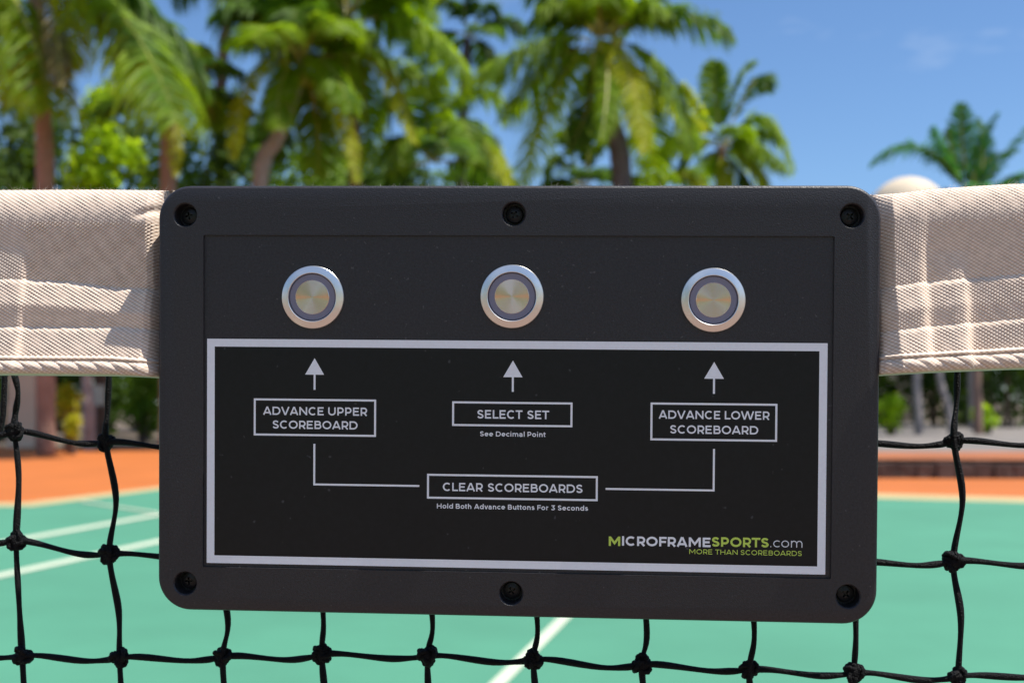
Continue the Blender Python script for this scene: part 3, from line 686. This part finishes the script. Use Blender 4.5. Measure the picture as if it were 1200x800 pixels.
    # lint standing up along the top edge
    rl = random.Random(2); V = []; F = []
    for _ in range(1500):
        j = rl.randrange(ncol)
        if not (-.2 < us[j] < .2): continue
        i = rl.randrange(0, 26) if rl.random() < .9 else rl.randrange(0, 200)
        p = Vector(X[i, j]); big = rl.random() < .2
        Ln = rl.uniform(.0006, .0016) if not big else rl.uniform(.0015, .0032)
        d = (Vector((rl.gauss(0, .7), rl.gauss(0, .5), abs(rl.gauss(.6, .5)))) + N*.3).normalized()
        c = Vector((rl.gauss(0, .5), rl.gauss(0, .3), rl.gauss(0, .4)))
        wv_ = U*(.00003 if not big else .00004)
        pts = [p, p+d*Ln*.5, p+(d+c*.5).normalized()*Ln]; b0 = len(V)
        for k, q_ in enumerate(pts): V += [q_-wv_*(1-k*.35), q_+wv_*(1-k*.35)]
        F += [(b0, b0+1, b0+3, b0+2), (b0+2, b0+3, b0+5, b0+4)]
    for _ in range(900):           # behind the box top too
        uq = rl.uniform(u2, u3); Tq = np.interp(uq, us, Z[0])
        p = NO + U*uq + N*-.012; p.z = Tq-.0004
        Ln = rl.uniform(.0008, .0030)
        d = (Vector((rl.gauss(0, .7), rl.gauss(0, .5), abs(rl.gauss(.7, .5))))).normalized()
        wv_ = U*.00003; b0 = len(V); pts = [p, p+d*Ln*.5, p+(d+Vector((rl.gauss(0, .3), 0, 0))).normalized()*Ln]
        for k, q_ in enumerate(pts): V += [q_-wv_*(1-k*.35), q_+wv_*(1-k*.35)]
        F += [(b0, b0+1, b0+3, b0+2), (b0+2, b0+3, b0+5, b0+4)]
    lo = mesh('lint', V, F, M_lint, hb); lo['kind'] = 'stuff'
headband()

DN = -0.034                                   # the mesh hangs a little behind the band's front
VX = {  # columns of the mesh: the pixels the vertical cords pass
 'c0': [(-97, 436), (-96, 510), (-94, 570), (-95, 638), (-93, 700), (-93, 768), (-92, 905)],
 'c1': [(14, 430), (21, 458), (18, 485), (17, 505), (22, 560), (19, 633), (22, 700), (26, 768), (29, 830), (30, 905)],
 'c2': [(128, 434), (126, 480), (124, 518), (136, 585), (128, 649), (139, 715), (140, 770), (143, 830), (144, 905)],
 'c3': [(243, 420), (243, 520), (252, 650), (267, 725), (261, 769), (264, 830), (264, 905)],
 'c4': [(362, 420), (364, 520), (372, 650), (379, 725), (377, 766), (382, 830), (384, 905)],
 'c5': [(490, 420), (492, 520), (498, 650), (507, 730), (501, 768), (503, 830), (506, 905)],
 'c6': [(618, 420), (618, 520), (622, 650), (630, 735), (625, 772), (629, 830), (630, 905)],
 'c7': [(745, 420), (745, 520), (750, 650), (758, 740), (752, 778), (756, 830), (757, 905)],
 'c8': [(872, 420), (872, 520), (876, 650), (884, 740), (878, 784), (881, 830), (882, 905)],
 'c9': [(996, 420), (996, 520), (1000, 650), (1003, 740), (1001, 788), (1004, 840), (1006, 905)],
 'cA': [(1122, 428), (1121, 470), (1118, 517), (1128, 585), (1117, 657), (1126, 722), (1123, 792), (1127, 840), (1128, 905)],
 'cB': [(1243, 424), (1241, 514), (1243, 600), (1240, 660), (1244, 790), (1246, 905)],
}
KN = [  # rows of knots
 [(-96, 510), (17, 505), (124, 518), (243, 520), (364, 520), (492, 520), (618, 520), (745, 520), (872, 520), (996, 520), (1118, 517), (1241, 514)],
 [(-95, 638), (19, 633), (128, 649), (252, 650), (372, 650), (498, 650), (622, 650), (750, 650), (876, 652), (1000, 659), (1117, 657), (1240, 660)],
 [(-93, 768), (26, 768), (140, 770), (261, 769), (377, 766), (501, 768), (625, 772), (752, 778), (878, 784), (1001, 788), (1123, 792), (1244, 790)],
]
rk = random.Random(9)
for k, pts in VX.items():
    P = spline([netpt(x, y, DN + .0015*rk.uniform(-1, 1)) for x, y in pts], 8)
    m = MB(); n = len(P); ph = rk.uniform(0, 6)
    m.tube(P, [.00112*(1+.22*math.sin(i*.55+ph)*math.sin(i*.21+ph)) for i in range(n)], 10)
    m.build('vertical_cord', M_cord, net, True)
m = MB(); P = spline([netpt(x, y, DN-.004) for x, y in [(6, 430), (5, 455), (3, 490), (-6, 520), (-30, 530)]], 8); m.tube(P, .0011, 10); m.build('loose_cord', M_cord, net, True)
for r, row in enumerate(KN):
    pts = []
    for (x0, y0), (x1, y1) in zip(row[:-1], row[1:]):
        s = [6, 5, 5][r]*rk.uniform(.5, 1.2)
        pts += [(x0, y0), (x0+(x1-x0)*.2, y0+(y1-y0)*.2-1.5+s*.2), (x0+(x1-x0)*.62, y0+(y1-y0)*.62+s), (x0+(x1-x0)*.86, y0+(y1-y0)*.86+s*.7)]
    pts.append(row[-1])
    P = spline([netpt(x, y, DN + .0012*rk.uniform(-1, 1)) for x, y in pts], 5)
    m = MB(); n = len(P); ph = rk.uniform(0, 6)
    m.tube(P, [.00112*(1+.15*math.sin(i*.7+ph)) for i in range(n)], 10); m.build('horizontal_cord', M_cord, net, True)
    for (x, y) in row:
        c = netpt(x, y, DN); m = MB(); 
        def loop(nt_, ax, sc, r_, flat=.75):
            P = []
            for i in range(64):
                t = 2*math.pi*i/64
                P.append(Vector(((math.sin(t)+2*math.sin(2*t))*sc, -math.sin(3*t)*sc*flat, (math.cos(t)-2*math.cos(2*t))*sc)))
            q = Matrix.Rotation(ax, 3, 'Y') @ Matrix.Rotation(rk.uniform(-.5, .5), 3, 'X') @ Matrix.Rotation(rk.uniform(-.5, .5), 3, 'Z')
            # braided surface: two rows of small strand bumps
            m.tube([c + q @ p_ for p_ in P], [r_*(1+.16*math.sin(i*2.1)) for i in range(64)], 10, closed=True)
        s0 = rk.uniform(1.10, 1.32)
        loop(0, rk.uniform(0, 6.28), .00088*s0, .00098)
        loop(0, rk.uniform(0, 6.28), .00070*s0, .00098, 1.1)
        loop(0, rk.uniform(0, 6.28), .00096*s0, .00078, .9)
        # body
        bm = bmesh.new(); bmesh.ops.create_icosphere(bm, subdivisions=2, radius=.0022*s0)
        V = [c+Vector((v.co.x, v.co.y*.8, v.co.z)) for v in bm.verts]; F = [tuple(v.index for v in f.verts) for f in bm.faces]; bm.free()
        m.add(V, F)
        m.build('knot', M_cord, net, True)
# the rest of the net: down to the court and out to both sides
m = MB(); pitch = .0372
u0, zlow = plane_hit(26, 905, DN); zt0 = plane_hit(26, 437, DN)[1]
uL, uR = plane_hit(-97, 600, DN)[0], plane_hit(1243, 600, DN)[0]
def upt(u, z): q = NO + U*u + N*DN; return (q.x, q.y, z)
zs = [zt0, *[plane_hit(600, y, DN)[1] for y in (515, 648, 772, 905)]]
while zs[-1] > .07: zs.append(zs[-1]-pitch)
cols_ = [uL-pitch*i for i in range(1, 32)] + [uR+pitch*i for i in range(1, 32)]
for u in cols_: m.tube([upt(u+rk.uniform(-.002, .002), z) for z in zs], .0012, 5)
for px_ in (-93, 26, 140, 261, 377, 501, 625, 752, 878, 1001, 1123, 1244):
    u = plane_hit(px_, 905, DN)[0]; m.tube([upt(u+rk.uniform(-.0015, .0015), z) for z in zs[4:]], .0012, 5)
for i, z in enumerate(zs):
    if i == 0: continue
    if i < 4:
        m.tube([upt(u, z) for u in (uL-pitch*31, uL-pitch*15, uL)], .0011, 5); m.tube([upt(u, z) for u in (uR, uR+pitch*15, uR+pitch*31)], .0011, 5)
    else:
        m.tube([upt(uL-pitch*31 + (uR-uL+pitch*62)*k/40, z+rk.uniform(-.002, .002)) for k in range(41)], .0011, 5)
o = m.build('net_mesh', M_cord, net, True); o['kind'] = 'stuff'

# ------------------------------------------------------------------ the control box
box = empty('control_box', (0, 0, 0), 'black plastic scoreboard control box with three steel push buttons, hung on the net band', 'control box')
box.matrix_world = BOXM
mm = .001
def cvt(x, y, d=0.0): return Vector((x*mm, d*mm, -y*mm))     # label millimetres (y down, d away from the viewer) -> box space
HX, Y0, Y1, TH, RADC = 124.9, -53.5, 95.7, 24.0, 11.5
def rrect(hx, y0, y1, r, n=12):
    P = []
    for cx, cy, a0 in ((hx-r, y0+r, -90), (hx-r, y1-r, 0), (-hx+r, y1-r, 90), (-hx+r, y0+r, 180)):
        for i in range(n+1):
            a = R(a0+90*i/n); P.append((cx+r*math.cos(a), cy+r*math.sin(a)))
    return P
HOLES = [(-115.3, -43.3), (0.2, -43.8), (115.2, -43.3), (-115.1, 86.2), (0.1, 87.4), (115.2, 86.2)]
def make_housing():
    rings = []
    ch = 1.1
    for off, dd in [(ch, 0.0), (ch*.62, .12), (ch*.29, .47), (ch*.08, .99), (0, ch), (-.5, TH-1.2), (-.1, TH-.3), (.9, TH)]:
        rings.append([cvt(x, y, dd) for x, y in rrect(HX-off, Y0+off, Y1-off, max(1, RADC-off))])
    n = len(rings[0]); V = [v for r in rings for v in r]; F = []
    for i in range(len(rings)-1):
        for k in range(n):
            l = (k+1) % n; F.append((i*n+k, (i+1)*n+k, (i+1)*n+l, i*n+l))
    F.append(tuple(range(n))); F.append(tuple((len(rings)-1)*n+k for k in range(n-1, -1, -1)))
    o = mesh('housing', V, F, M_plastic)
    bm = bmesh.new(); bm.from_mesh(o.data); bmesh.ops.recalc_face_normals(bm, faces=bm.faces); bm.to_mesh(o.data); bm.free()
    # cutter: the shallow panel recess with an edge groove, and the screw wells with a countersunk rim
    cb = MB()
    def prism(x0, x1, ya, yb, da, db, r):
        hx = (x1-x0)/2; cx = (x0+x1)/2
        P = [(x+cx, y) for x, y in rrect(hx, ya, yb, r, 3)]; k = len(P)
        cb.add([cvt(x, y, da) for x, y in P]+[cvt(x, y, db) for x, y in P], [tuple(range(k)), tuple(range(2*k-1, k-1, -1))]+[(i, k+i, k+(i+1) % k, (i+1) % k) for i in range(k)])
    prism(-108.75, 109.35, -36.3, 80.3, -1, .85, .5)
    def well(x, y):
        prof = [(4.35, -1.0), (4.35, -.02), (3.95, .45), (3.85, 6.2)]; k = 40; b0 = []
        V = []
        for r_, dd in prof: V += [cvt(x+r_*math.cos(2*math.pi*i/k), y+r_*math.sin(2*math.pi*i/k), dd) for i in range(k)]
        F = [tuple(range(k)), tuple(3*k+i for i in range(k-1, -1, -1))]
        for j in range(3): F += [(j*k+i, (j+1)*k+i, (j+1)*k+(i+1) % k, j*k+(i+1) % k) for i in range(k)]
        cb.add(V, F)
    for x, y in HOLES: well(x, y)
    c = cb.build('cutter', M_plastic)
    bm = bmesh.new(); bm.from_mesh(c.data); bmesh.ops.recalc_face_normals(bm, faces=bm.faces); bm.to_mesh(c.data); bm.free()
    md = o.modifiers.new('cut', 'BOOLEAN'); md.operation = 'DIFFERENCE'; md.object = c; md.solver = 'EXACT'
    dg = bpy.context.evaluated_depsgraph_get(); me = bpy.data.meshes.new_from_object(o.evaluated_get(dg))
    o.modifiers.clear(); old = o.data; o.data = me; bpy.data.meshes.remove(old)
    cm = c.data; bpy.data.objects.remove(c); bpy.data.meshes.remove(cm)
    me.name = 'housing'; me.shade_smooth(); me.set_sharp_from_angle(angle=R(28))
    o.parent = box
    return o
make_housing()
# thin groove line round the recess panel
gm = MB()
for (xa, ya, xb, yb) in ((-108.2, -35.75, 108.8, -35.75), (108.8, -35.75, 108.8, 79.75), (108.8, 79.75, -108.2, 79.75), (-108.2, 79.75, -108.2, -35.75)):
    pass
REC = .85
def lathe_y(prof, x, y, n=72):
    """prof: (radius, depth away from the viewer) in mm"""
    V = []; F = []
    for r_, dd in prof: V += [cvt(x+r_*math.cos(2*math.pi*k/n), y+r_*math.sin(2*math.pi*k/n), dd) for k in range(n)]
    for i in range(len(prof)-1):
        for k in range(n): l = (k+1) % n; F.append((i*n+k, i*n+l, (i+1)*n+l, (i+1)*n+k))
    return V, F
def cen(name, V, F, x, y, m, parent, smooth=True, sharp=25):
    o = mesh(name, [v-cvt(x, y, 0) for v in V], F, m, parent, smooth, sharp); return o
for i, (x, y) in enumerate(HOLES):
    s = empty('screw', cvt(x, y, 0)); s.parent = box
    V, F = lathe_y([(3.0, 6.3), (3.0, 4.9), (2.7, 4.5), (1.9, 4.2), (0.9, 4.08)], x, y, 32)
    # cross recess: the crown's centre is left open in a cross-shaped well
    hd = MB(); hd.add(V, F); 
    ang = rk.uniform(0, 1.5)
    a_, l_ = .34, 1.35
    cross = [(a_, a_), (l_, a_), (l_, -a_), (a_, -a_), (a_, -l_), (-a_, -l_), (-a_, -a_), (-l_, -a_), (-l_, a_), (-a_, a_), (-a_, l_), (a_, l_)]
    cross = [(p*math.cos(ang)-q*math.sin(ang), p*math.sin(ang)+q*math.cos(ang)) for p, q in cross]
    n = 32
    V2 = [cvt(x+2.75*math.cos(2*math.pi*k/n), y+2.75*math.sin(2*math.pi*k/n), 4.52) for k in range(n)]
    top = MB()
    # annulus between circle and cross by fan: sort by angle
    bm = bmesh.new()
    vo = [bm.verts.new(v) for v in V2]; vi = [bm.verts.new(cvt(x+p, y+q, 4.18)) for p, q in cross]
    eo = [bm.edges.new((vo[k], vo[(k+1) % n])) for k in range(n)]; ei = [bm.edges.new((vi[k], vi[(k+1) % 12])) for k in range(12)]
    bmesh.ops.triangle_fill(bm, edges=eo+ei, use_beauty=True)
    vd = [bm.verts.new(cvt(x+p*.7, y+q*.7, 5.4)) for p, q in cross]
    for k in range(12): bm.faces.new((vi[k], vi[(k+1) % 12], vd[(k+1) % 12], vd[k]))
    bm.faces.new(vd)
    # outer skirt
    vs = [bm.verts.new(cvt(x+3.0*math.cos(2*math.pi*k/n), y+3.0*math.sin(2*math.pi*k/n), 4.95)) for k in range(n)]
    vb = [bm.verts.new(cvt(x+3.0*math.cos(2*math.pi*k/n), y+3.0*math.sin(2*math.pi*k/n), 6.3)) for k in range(n)]
    for k in range(n):
        l = (k+1) % n; bm.faces.new((vo[k], vo[l], vs[l], vs[k])); bm.faces.new((vs[k], vs[l], vb[l], vb[k]))
    bmesh.ops.recalc_face_normals(bm, faces=bm.faces)
    for v in bm.verts: v.co -= cvt(x, y, 0)
    me = bpy.data.meshes.new('screw'); bm.to_mesh(me); bm.free(); me.materials.append(M_screw)
    bpy.data.objects.remove(s)
    o = link('screw', me, None, box); o.location = cvt(x, y, 0)
for i, (x, y) in enumerate(((-69.9, -14.7), (-.25, -15.3), (68.7, -14.45))):
    b_ = empty('push_button', cvt(x, y, 0)); b_.parent = box
    q = REC
    V, F = lathe_y([(10.95, q+.2), (10.95, q-.95), (10.8, q-1.15), (8.75, q-2.05), (8.55, q-2.08), (8.4, q-1.98), (8.15, q-1.3), (8.0, q-.6)], x, y, 96)
    o = cen('bezel', V, F, x, y, M_steel, b_)
    V, F = lathe_y([(8.05, q-1.0), (7.9, q-1.28), (6.0, q-1.32), (5.95, q-1.1)], x, y, 96)
    cen('light_ring', V, F, x, y, M_lilac, b_)
    V, F = lathe_y([(5.97, q-1.0), (5.97, q-1.45), (5.82, q-1.58), (3.0, q-1.64), (.02, q-1.66)], x, y, 96)
    cen('button_cap', V, F, x, y, M_cap, b_)
# ---- the printed label
lab = MB()
LP = [(x, y) for x, y in rrect(107.5, 0, 78.95, .35, 3)]; k = len(LP)
lab.add([cvt(x, y, REC-.28) for x, y in LP]+[cvt(x, y, REC+.02) for x, y in LP], [tuple(range(k))]+[(i, (i+1) % k, k+(i+1) % k, k+i) for i in range(k)])
label = lab.build('label_panel', M_label, box)
bm = bmesh.new(); bm.from_mesh(label.data); bmesh.ops.recalc_face_normals(bm, faces=bm.faces)
bm.to_mesh(label.data); bm.free()
TOP = REC-.28-.03
class INK:
    def __init__(s): s.V = []; s.F = []; s.k = 0
    def quad(s, P):
        b0 = len(s.V); dd = TOP - .0035*(s.k % 6); s.k += 1
        s.V += [cvt(x, y, dd) for x, y in P]; s.F.append(tuple(range(b0, b0+len(P))))
    def strip(s, P, wd, closed=False):
        P = [np.array(p, float) for p in P]
        Q = [P[0]]
        for p in P[1:]:
            if np.hypot(*(p-Q[-1])) > 1e-6: Q.append(p)
        P = Q; n = len(P); dd = TOP - .0035*(s.k % 6); s.k += 1; b0 = len(s.V)
        for i, p in enumerate(P):
            a = P[i-1] if (i > 0 or closed) else None; c = P[(i+1) % n] if (i < n-1 or closed) else None
            if a is None: d = c-p; d /= np.hypot(*d); nn = np.array([-d[1], d[0]])*wd/2
            elif c is None: d = p-a; d /= np.hypot(*d); nn = np.array([-d[1], d[0]])*wd/2
            else:
                d1 = (p-a)/np.hypot(*(p-a)); d2 = (c-p)/np.hypot(*(c-p)); n1 = np.array([-d1[1], d1[0]]); n2 = np.array([-d2[1], d2[0]])
                mv = n1+n2; L_ = np.hypot(*mv)
                if L_ < 1e-6: nn = n1*wd/2
                else:
                    mv /= L_; nn = mv*min(wd/2/max(.05, mv.dot(n1)), wd*1.6)
            s.V += [cvt(*(p+nn), dd), cvt(*(p-nn), dd)]
        for i in range(n if closed else n-1):
            j = (i+1) % n; s.F.append((b0+2*i, b0+2*i+1, b0+2*j+1, b0+2*j))
    def build(s, name, m): 
        o = mesh(name, s.V, s.F, m, label); return o
def frame(name, x0, y0, x1, y1, wd):
    i = INK(); h = wd/2
    i.strip([(x0+h, y0+h), (x1-h, y0+h), (x1-h, y1-h), (x0+h, y1-h)], wd, True); return i.build(name, M_white_ink)
frame('border', -107.5, 0.02, 107.5, 78.93, 2.72)
frame('text_frame', -90.8, 20.8, -47.5, 33.8, .68)
frame('text_frame', 47.7, 20.8, 90.8, 33.8, .68)
frame('text_frame', -20.85, 21.1, 20.9, 29.65, .68)
frame('text_frame', -29.5, 46.4, 29.8, 55.05, .68)
for cx, apx in ((-69.25, 6.55), (.2, 6.8), (69.25, 6.7)):
    i = INK(); i.quad([(cx, apx), (cx+3.35, apx+5.75), (cx-3.35, apx+5.75)]); i.strip([(cx, apx+5.6), (cx, 17.6)], .68); i.build('arrow', M_white_ink)
i = INK(); i.strip([(-69.25, 36.5), (-69.25, 50.7), (-32.2, 50.7)], .66); i.build('connector_line', M_white_ink)
i = INK(); i.strip([(69.45, 36.5), (69.45, 50.75), (32.5, 50.75)], .66); i.build('connector_line', M_white_ink)

# ---- lettering: strokes of a geometric sans (y up, capitals 1 high)
def arc(cx, cy, rx, ry, a0, a1, n=14): return [(cx+rx*math.cos(R(a0+(a1-a0)*k/n)), cy+ry*math.sin(R(a0+(a1-a0)*k/n))) for k in range(n+1)]
def smooth(P, k=5): return [(v.x, v.y) for v in spline([Vector((x, y, 0)) for x, y in P], k)]
def glyph(c, s):
    """returns (advance width, [(points, closed)], left kind, right kind); S straight, O round, D diagonal"""
    h = s/2
    T = 1-h
    if c == 'A': w_ = 1.06; return w_, [([(h*1.0, 0), (w_/2-h*.12, 1)], 0), ([(w_/2+h*.12, 1), (w_-h*1.0, 0)], 0), ([(.24, .27), (w_-.24, .27)], 0)], 'D', 'D'
    if c in 'BPR':
        w_ = {'B': .84, 'P': .80, 'R': .82}[c]
        if c == 'B':
            m_ = .53; r1 = (T-m_)/2; r2 = (m_-h)/2
            return w_, [([(h, 0), (h, 1)], 0), ([(h, T), (w_-.10-r1-h, T)]+arc(w_-.08-r1-h, m_+r1, r1, r1, 90, -90)+[(h, m_)], 0), ([(h, m_), (w_-r2-h, m_)]+arc(w_-r2-h, h+r2, r2, r2, 90, -90)+[(h, h)], 0)], 'S', 'O'
        m_ = .36; r1 = (T-m_)/2
        st_ = [([(h, 0), (h, 1)], 0), ([(h, T), (w_-r1-h-.02, T)]+arc(w_-r1-h-.02, m_+r1, r1, r1, 90, -90)+[(h, m_)], 0)]
        if c == 'R': st_.append(([(w_*.50, m_), (w_-h*1.1, 0)], 0))
        return w_, st_, 'S', 'O' if c == 'P' else 'D'
    if c == 'C': w_ = .96; return w_, [(arc(.52, .5, .52-h, .5-h+.005, 48, 312, 30), 0)], 'O', 'O'
    if c == 'D': w_ = .99; return w_, [([(h, 0), (h, 1)], 0), ([(h, T), (.47, T)]+arc(.47, .5, w_-.47-h, .5-h, 90, -90, 24)+[(h, h)], 0)], 'S', 'O'
    if c == 'E': w_ = .74; return w_, [([(w_, T), (h, T), (h, h), (w_+.02, h)], 0), ([(h, .51), (w_-.07, .51)], 0)], 'S', 'S'
    if c == 'F': w_ = .72; return w_, [([(w_, T), (h, T), (h, 0)], 0), ([(h, .47), (w_-.06, .47)], 0)], 'S', 'D'
    if c == 'H': w_ = .96; return w_, [([(h, 0), (h, 1)], 0), ([(w_-h, 0), (w_-h, 1)], 0), ([(h, .5), (w_-h, .5)], 0)], 'S', 'S'
    if c == 'I': return s, [([(h, 0), (h, 1)], 0)], 'S', 'S'
    if c == 'L': w_ = .70; return w_, [([(h, 1), (h, h), (w_, h)], 0)], 'S', 'D'
    if c == 'M': w_ = 1.16; return w_, [([(h, 0), (h, 1)], 0), ([(w_-h, 0), (w_-h, 1)], 0), ([(h*1.2, 1-h*.6), (w_/2, .30), (w_-h*1.2, 1-h*.6)], 0)], 'S', 'S'
    if c == 'N': w_ = .98; return w_, [([(h, 0), (h, 1)], 0), ([(w_-h, 0), (w_-h, 1)], 0), ([(h*1.1, 1-h*.7), (w_-h*1.1, h*.7)], 0)], 'S', 'S'
    if c == 'O': w_ = 1.10; return w_, [(arc(.55, .5, .55-h, .5-h+.005, 0, 360, 40)[:-1], 1)], 'O', 'O'
    if c == 'S':
        w_ = .78; k = lambda x, y: (h+(w_-s)*x, h+(1-s)*y)
        return w_, [(smooth([k(.95, .84), k(.75, .96), k(.48, 1), k(.20, .95), k(.05, .79), k(.14, .62), k(.45, .51), k(.80, .41), k(.97, .24), k(.84, .06), k(.52, 0), k(.22, .04), k(.0, .18)]), 0)], 'O', 'O'
    if c == 'T': w_ = .84; return w_, [([(0, T), (w_, T)], 0), ([(w_/2, 0), (w_/2, T)], 0)], 'D', 'D'
    if c == 'U': w_ = .93; r_ = w_/2-h; return w_, [([(h, 1), (h, .42)]+arc(w_/2, .42, r_, .42-h, 180, 360, 20)+[(w_-h, 1)], 0)], 'S', 'S'
    if c == 'V': w_ = 1.05; return w_, [([(h, 1), (w_/2-h*.12, 0)], 0), ([(w_/2+h*.12, 0), (w_-h, 1)], 0)], 'D', 'D'
    if c == 'W': w_ = 1.62; return w_, [([(h, 1), (w_*.28-h*.12, 0)], 0), ([(w_*.28+h*.12, 0), (w_*.5-h*.12, 1)], 0), ([(w_*.5+h*.12, 1), (w_*.72-h*.12, 0)], 0), ([(w_*.72+h*.12, 0), (w_-h, 1)], 0)], 'D', 'D'
    x_ = .745; rr_ = x_/2-h
    if c == 'o': w_ = .80; return w_, [(arc(.40, x_/2, .40-h, rr_, 0, 360, 30)[:-1], 1)], 'O', 'O'
    if c == 'c': w_ = .68; return w_, [(arc(.40, x_/2, .40-h, rr_, 47, 313, 24), 0)], 'O', 'O'
    if c == 'e': w_ = .79; return w_, [([(h, x_/2), (w_-h, x_/2)]+arc(.395, x_/2, .395-h, rr_, 0, 318, 26), 0)], 'O', 'O'
    if c == 'd': w_ = .80; return w_, [(arc(.40, x_/2, .40-h, rr_, 0, 360, 30)[:-1], 1), ([(w_-h, 0), (w_-h, 1.05)], 0)], 'O', 'S'
    if c == 'a': w_ = .66; return w_, [([(.07, x_-h-.03)]+arc(w_*.5-h*.4, x_-h-.20, w_*.5-h*.8, .20, 110, 0, 10)+[(w_-h, 0)], 0), ([(w_-h, .42), (.26, .42)]+arc(.27, .25-h*.2, .27-h, .20-h*.2, 90, 270, 12)+[(.42, h), (w_-h, .2)], 0)], 'O', 'S'
    if c in 'nhm':
        if c == 'm':
            w_ = 1.18; rr2 = (w_-s)/4
            return w_, [([(h, 0), (h, x_)], 0), ([(h, .40)]+arc(h+rr2, x_-h-rr2*1.1, rr2, rr2*1.1, 180, 0, 14)+[(h+2*rr2, 0)], 0), ([(h+2*rr2, .40)]+arc(h+3*rr2, x_-h-rr2*1.1, rr2, rr2*1.1, 180, 0, 14)+[(w_-h, 0)], 0)], 'S', 'S'
        w_ = .69; rr2 = (w_-s)/2
        return w_, [([(h, 0), (h, x_ if c == 'n' else 1.05)], 0), ([(h, .36)]+arc(h+rr2, x_-h-rr2, rr2, rr2, 180, 0, 14)+[(w_-h, 0)], 0)], 'S', 'S'
    if c == 'u': w_ = .69; rr2 = (w_-s)/2; return w_, [([(h, x_), (h, h+rr2)]+arc(h+rr2, h+rr2, rr2, rr2, 180, 360, 14)+[(w_-h, x_)], 0), ([(w_-h, .3), (w_-h, 0)], 0)], 'S', 'S'
    if c == 'i': return s, [([(h, 0), (h, x_)], 0), ([(h, .90), (h, 1.04)], 0)], 'S', 'S'
    if c == 'l': return s, [([(h, 0), (h, 1.05)], 0)], 'S', 'S'
    if c == 't': w_ = .48; return w_, [([(.19, .93), (.19, .2)]+arc(.33, .2, .14, .2-h, 180, 290, 8), 0), ([(0, x_-h), (w_-.03, x_-h)], 0)], 'D', 'D'
    if c == 'r': w_ = .44; return w_, [([(h, 0), (h, x_)], 0), ([(h, .38)]+arc(w_, x_-h-.30, w_-h, .30, 180, 95, 8), 0)], 'S', 'D'
    if c == 'v': w_ = .76; return w_, [([(h, x_), (w_/2-h*.12, 0)], 0), ([(w_/2+h*.12, 0), (w_-h, x_)], 0)], 'D', 'D'
    if c == 's':
        w_ = .60; k = lambda x, y: (h+(w_-s)*x, h+(x_-s)*y)
        return w_, [(smooth([k(.93, .86), k(.6, .99), k(.22, .96), k(.03, .78), k(.2, .58), k(.6, .48), k(.95, .36), k(.93, .12), k(.6, .0), k(.25, .03), k(.0, .15)]), 0)], 'O', 'O'
    if c == '3':
        w_ = .76; return w_, [([(.06, T), (w_-.12, T), (.36, .56)]+arc(.36, .30, w_-.36-h, .30-h, 90, -90, 14)[2:]+[(.18, h+.03), (.03, .16)], 0)], 'O', 'O'
    if c == '.': return s*1.05, [([(h, 0), (h, s*1.05)], 0)], 'S', 'S'
    return .30, [], 'S', 'S'
SB = {'S': .105, 'O': .065, 'D': .02}
def text(string, x0, x1, ybase, cap, s, m, weight_track=1.0):
    """one line of print between x0 and x1 mm, capitals cap mm high on the baseline"""
    x = 0; items = []; last = None
    for c in string:
        w_, st_, lk, rk_ = glyph(c, s)
        if c == ' ': x += .58; last = None; continue
        if last is not None: x += (SB[last]+SB[lk])*weight_track
        elif items: x += 0
        items.append((x, st_)); x += w_; last = rk_
    sx = (x1-x0)/x; i = INK()
    for gx, st_ in items:
        for P, closed in st_:
            i.strip([(x0+(gx+p[0])*sx, ybase-p[1]*cap) for p in P], s*cap, bool(closed))
    return i.build('lettering', m)
SBW = .175
text('ADVANCE UPPER', -87.5, -50.6, 26.5, 2.84, SBW, M_white_ink)
text('SCOREBOARD', -84.1, -54.0, 31.3, 2.84, SBW, M_white_ink)
text('ADVANCE LOWER', 50.5, 88.2, 26.3, 2.84, SBW, M_white_ink)
text('SCOREBOARD', 54.4, 84.4, 31.35, 2.84, SBW, M_white_ink)
text('SELECT SET', -12.1, 12.85, 26.95, 2.95, SBW, M_white_ink)
text('See Decimal Point', -11.1, 11.7, 33.1, 1.70, .18, M_white_ink, 1.15)
text('CLEAR SCOREBOARDS', -23.95, 24.6, 52.3, 2.88, SBW, M_white_ink)
text('Hold Both Advance Buttons For 3 Seconds', -26.0, 26.5, 58.4, 1.70, .18, M_white_ink, 1.15)
text('M', 33.7, 37.7, 70.4, 3.25, .23, M_green_ink)
text('ICROFRAME', 38.25, 68.5, 70.25, 3.25, .215, M_white_ink, .8)
text('SPORTS', 68.95, 88.4, 70.0, 3.25, .215, M_green_ink, .8)
text('.com', 88.9, 99.7, 69.85, 3.1, .09, M_white_ink, 1.2)
text('MORE THAN SCOREBOARDS', 61.35, 99.55, 72.7, 1.68, .135, M_green_ink, 1.3)
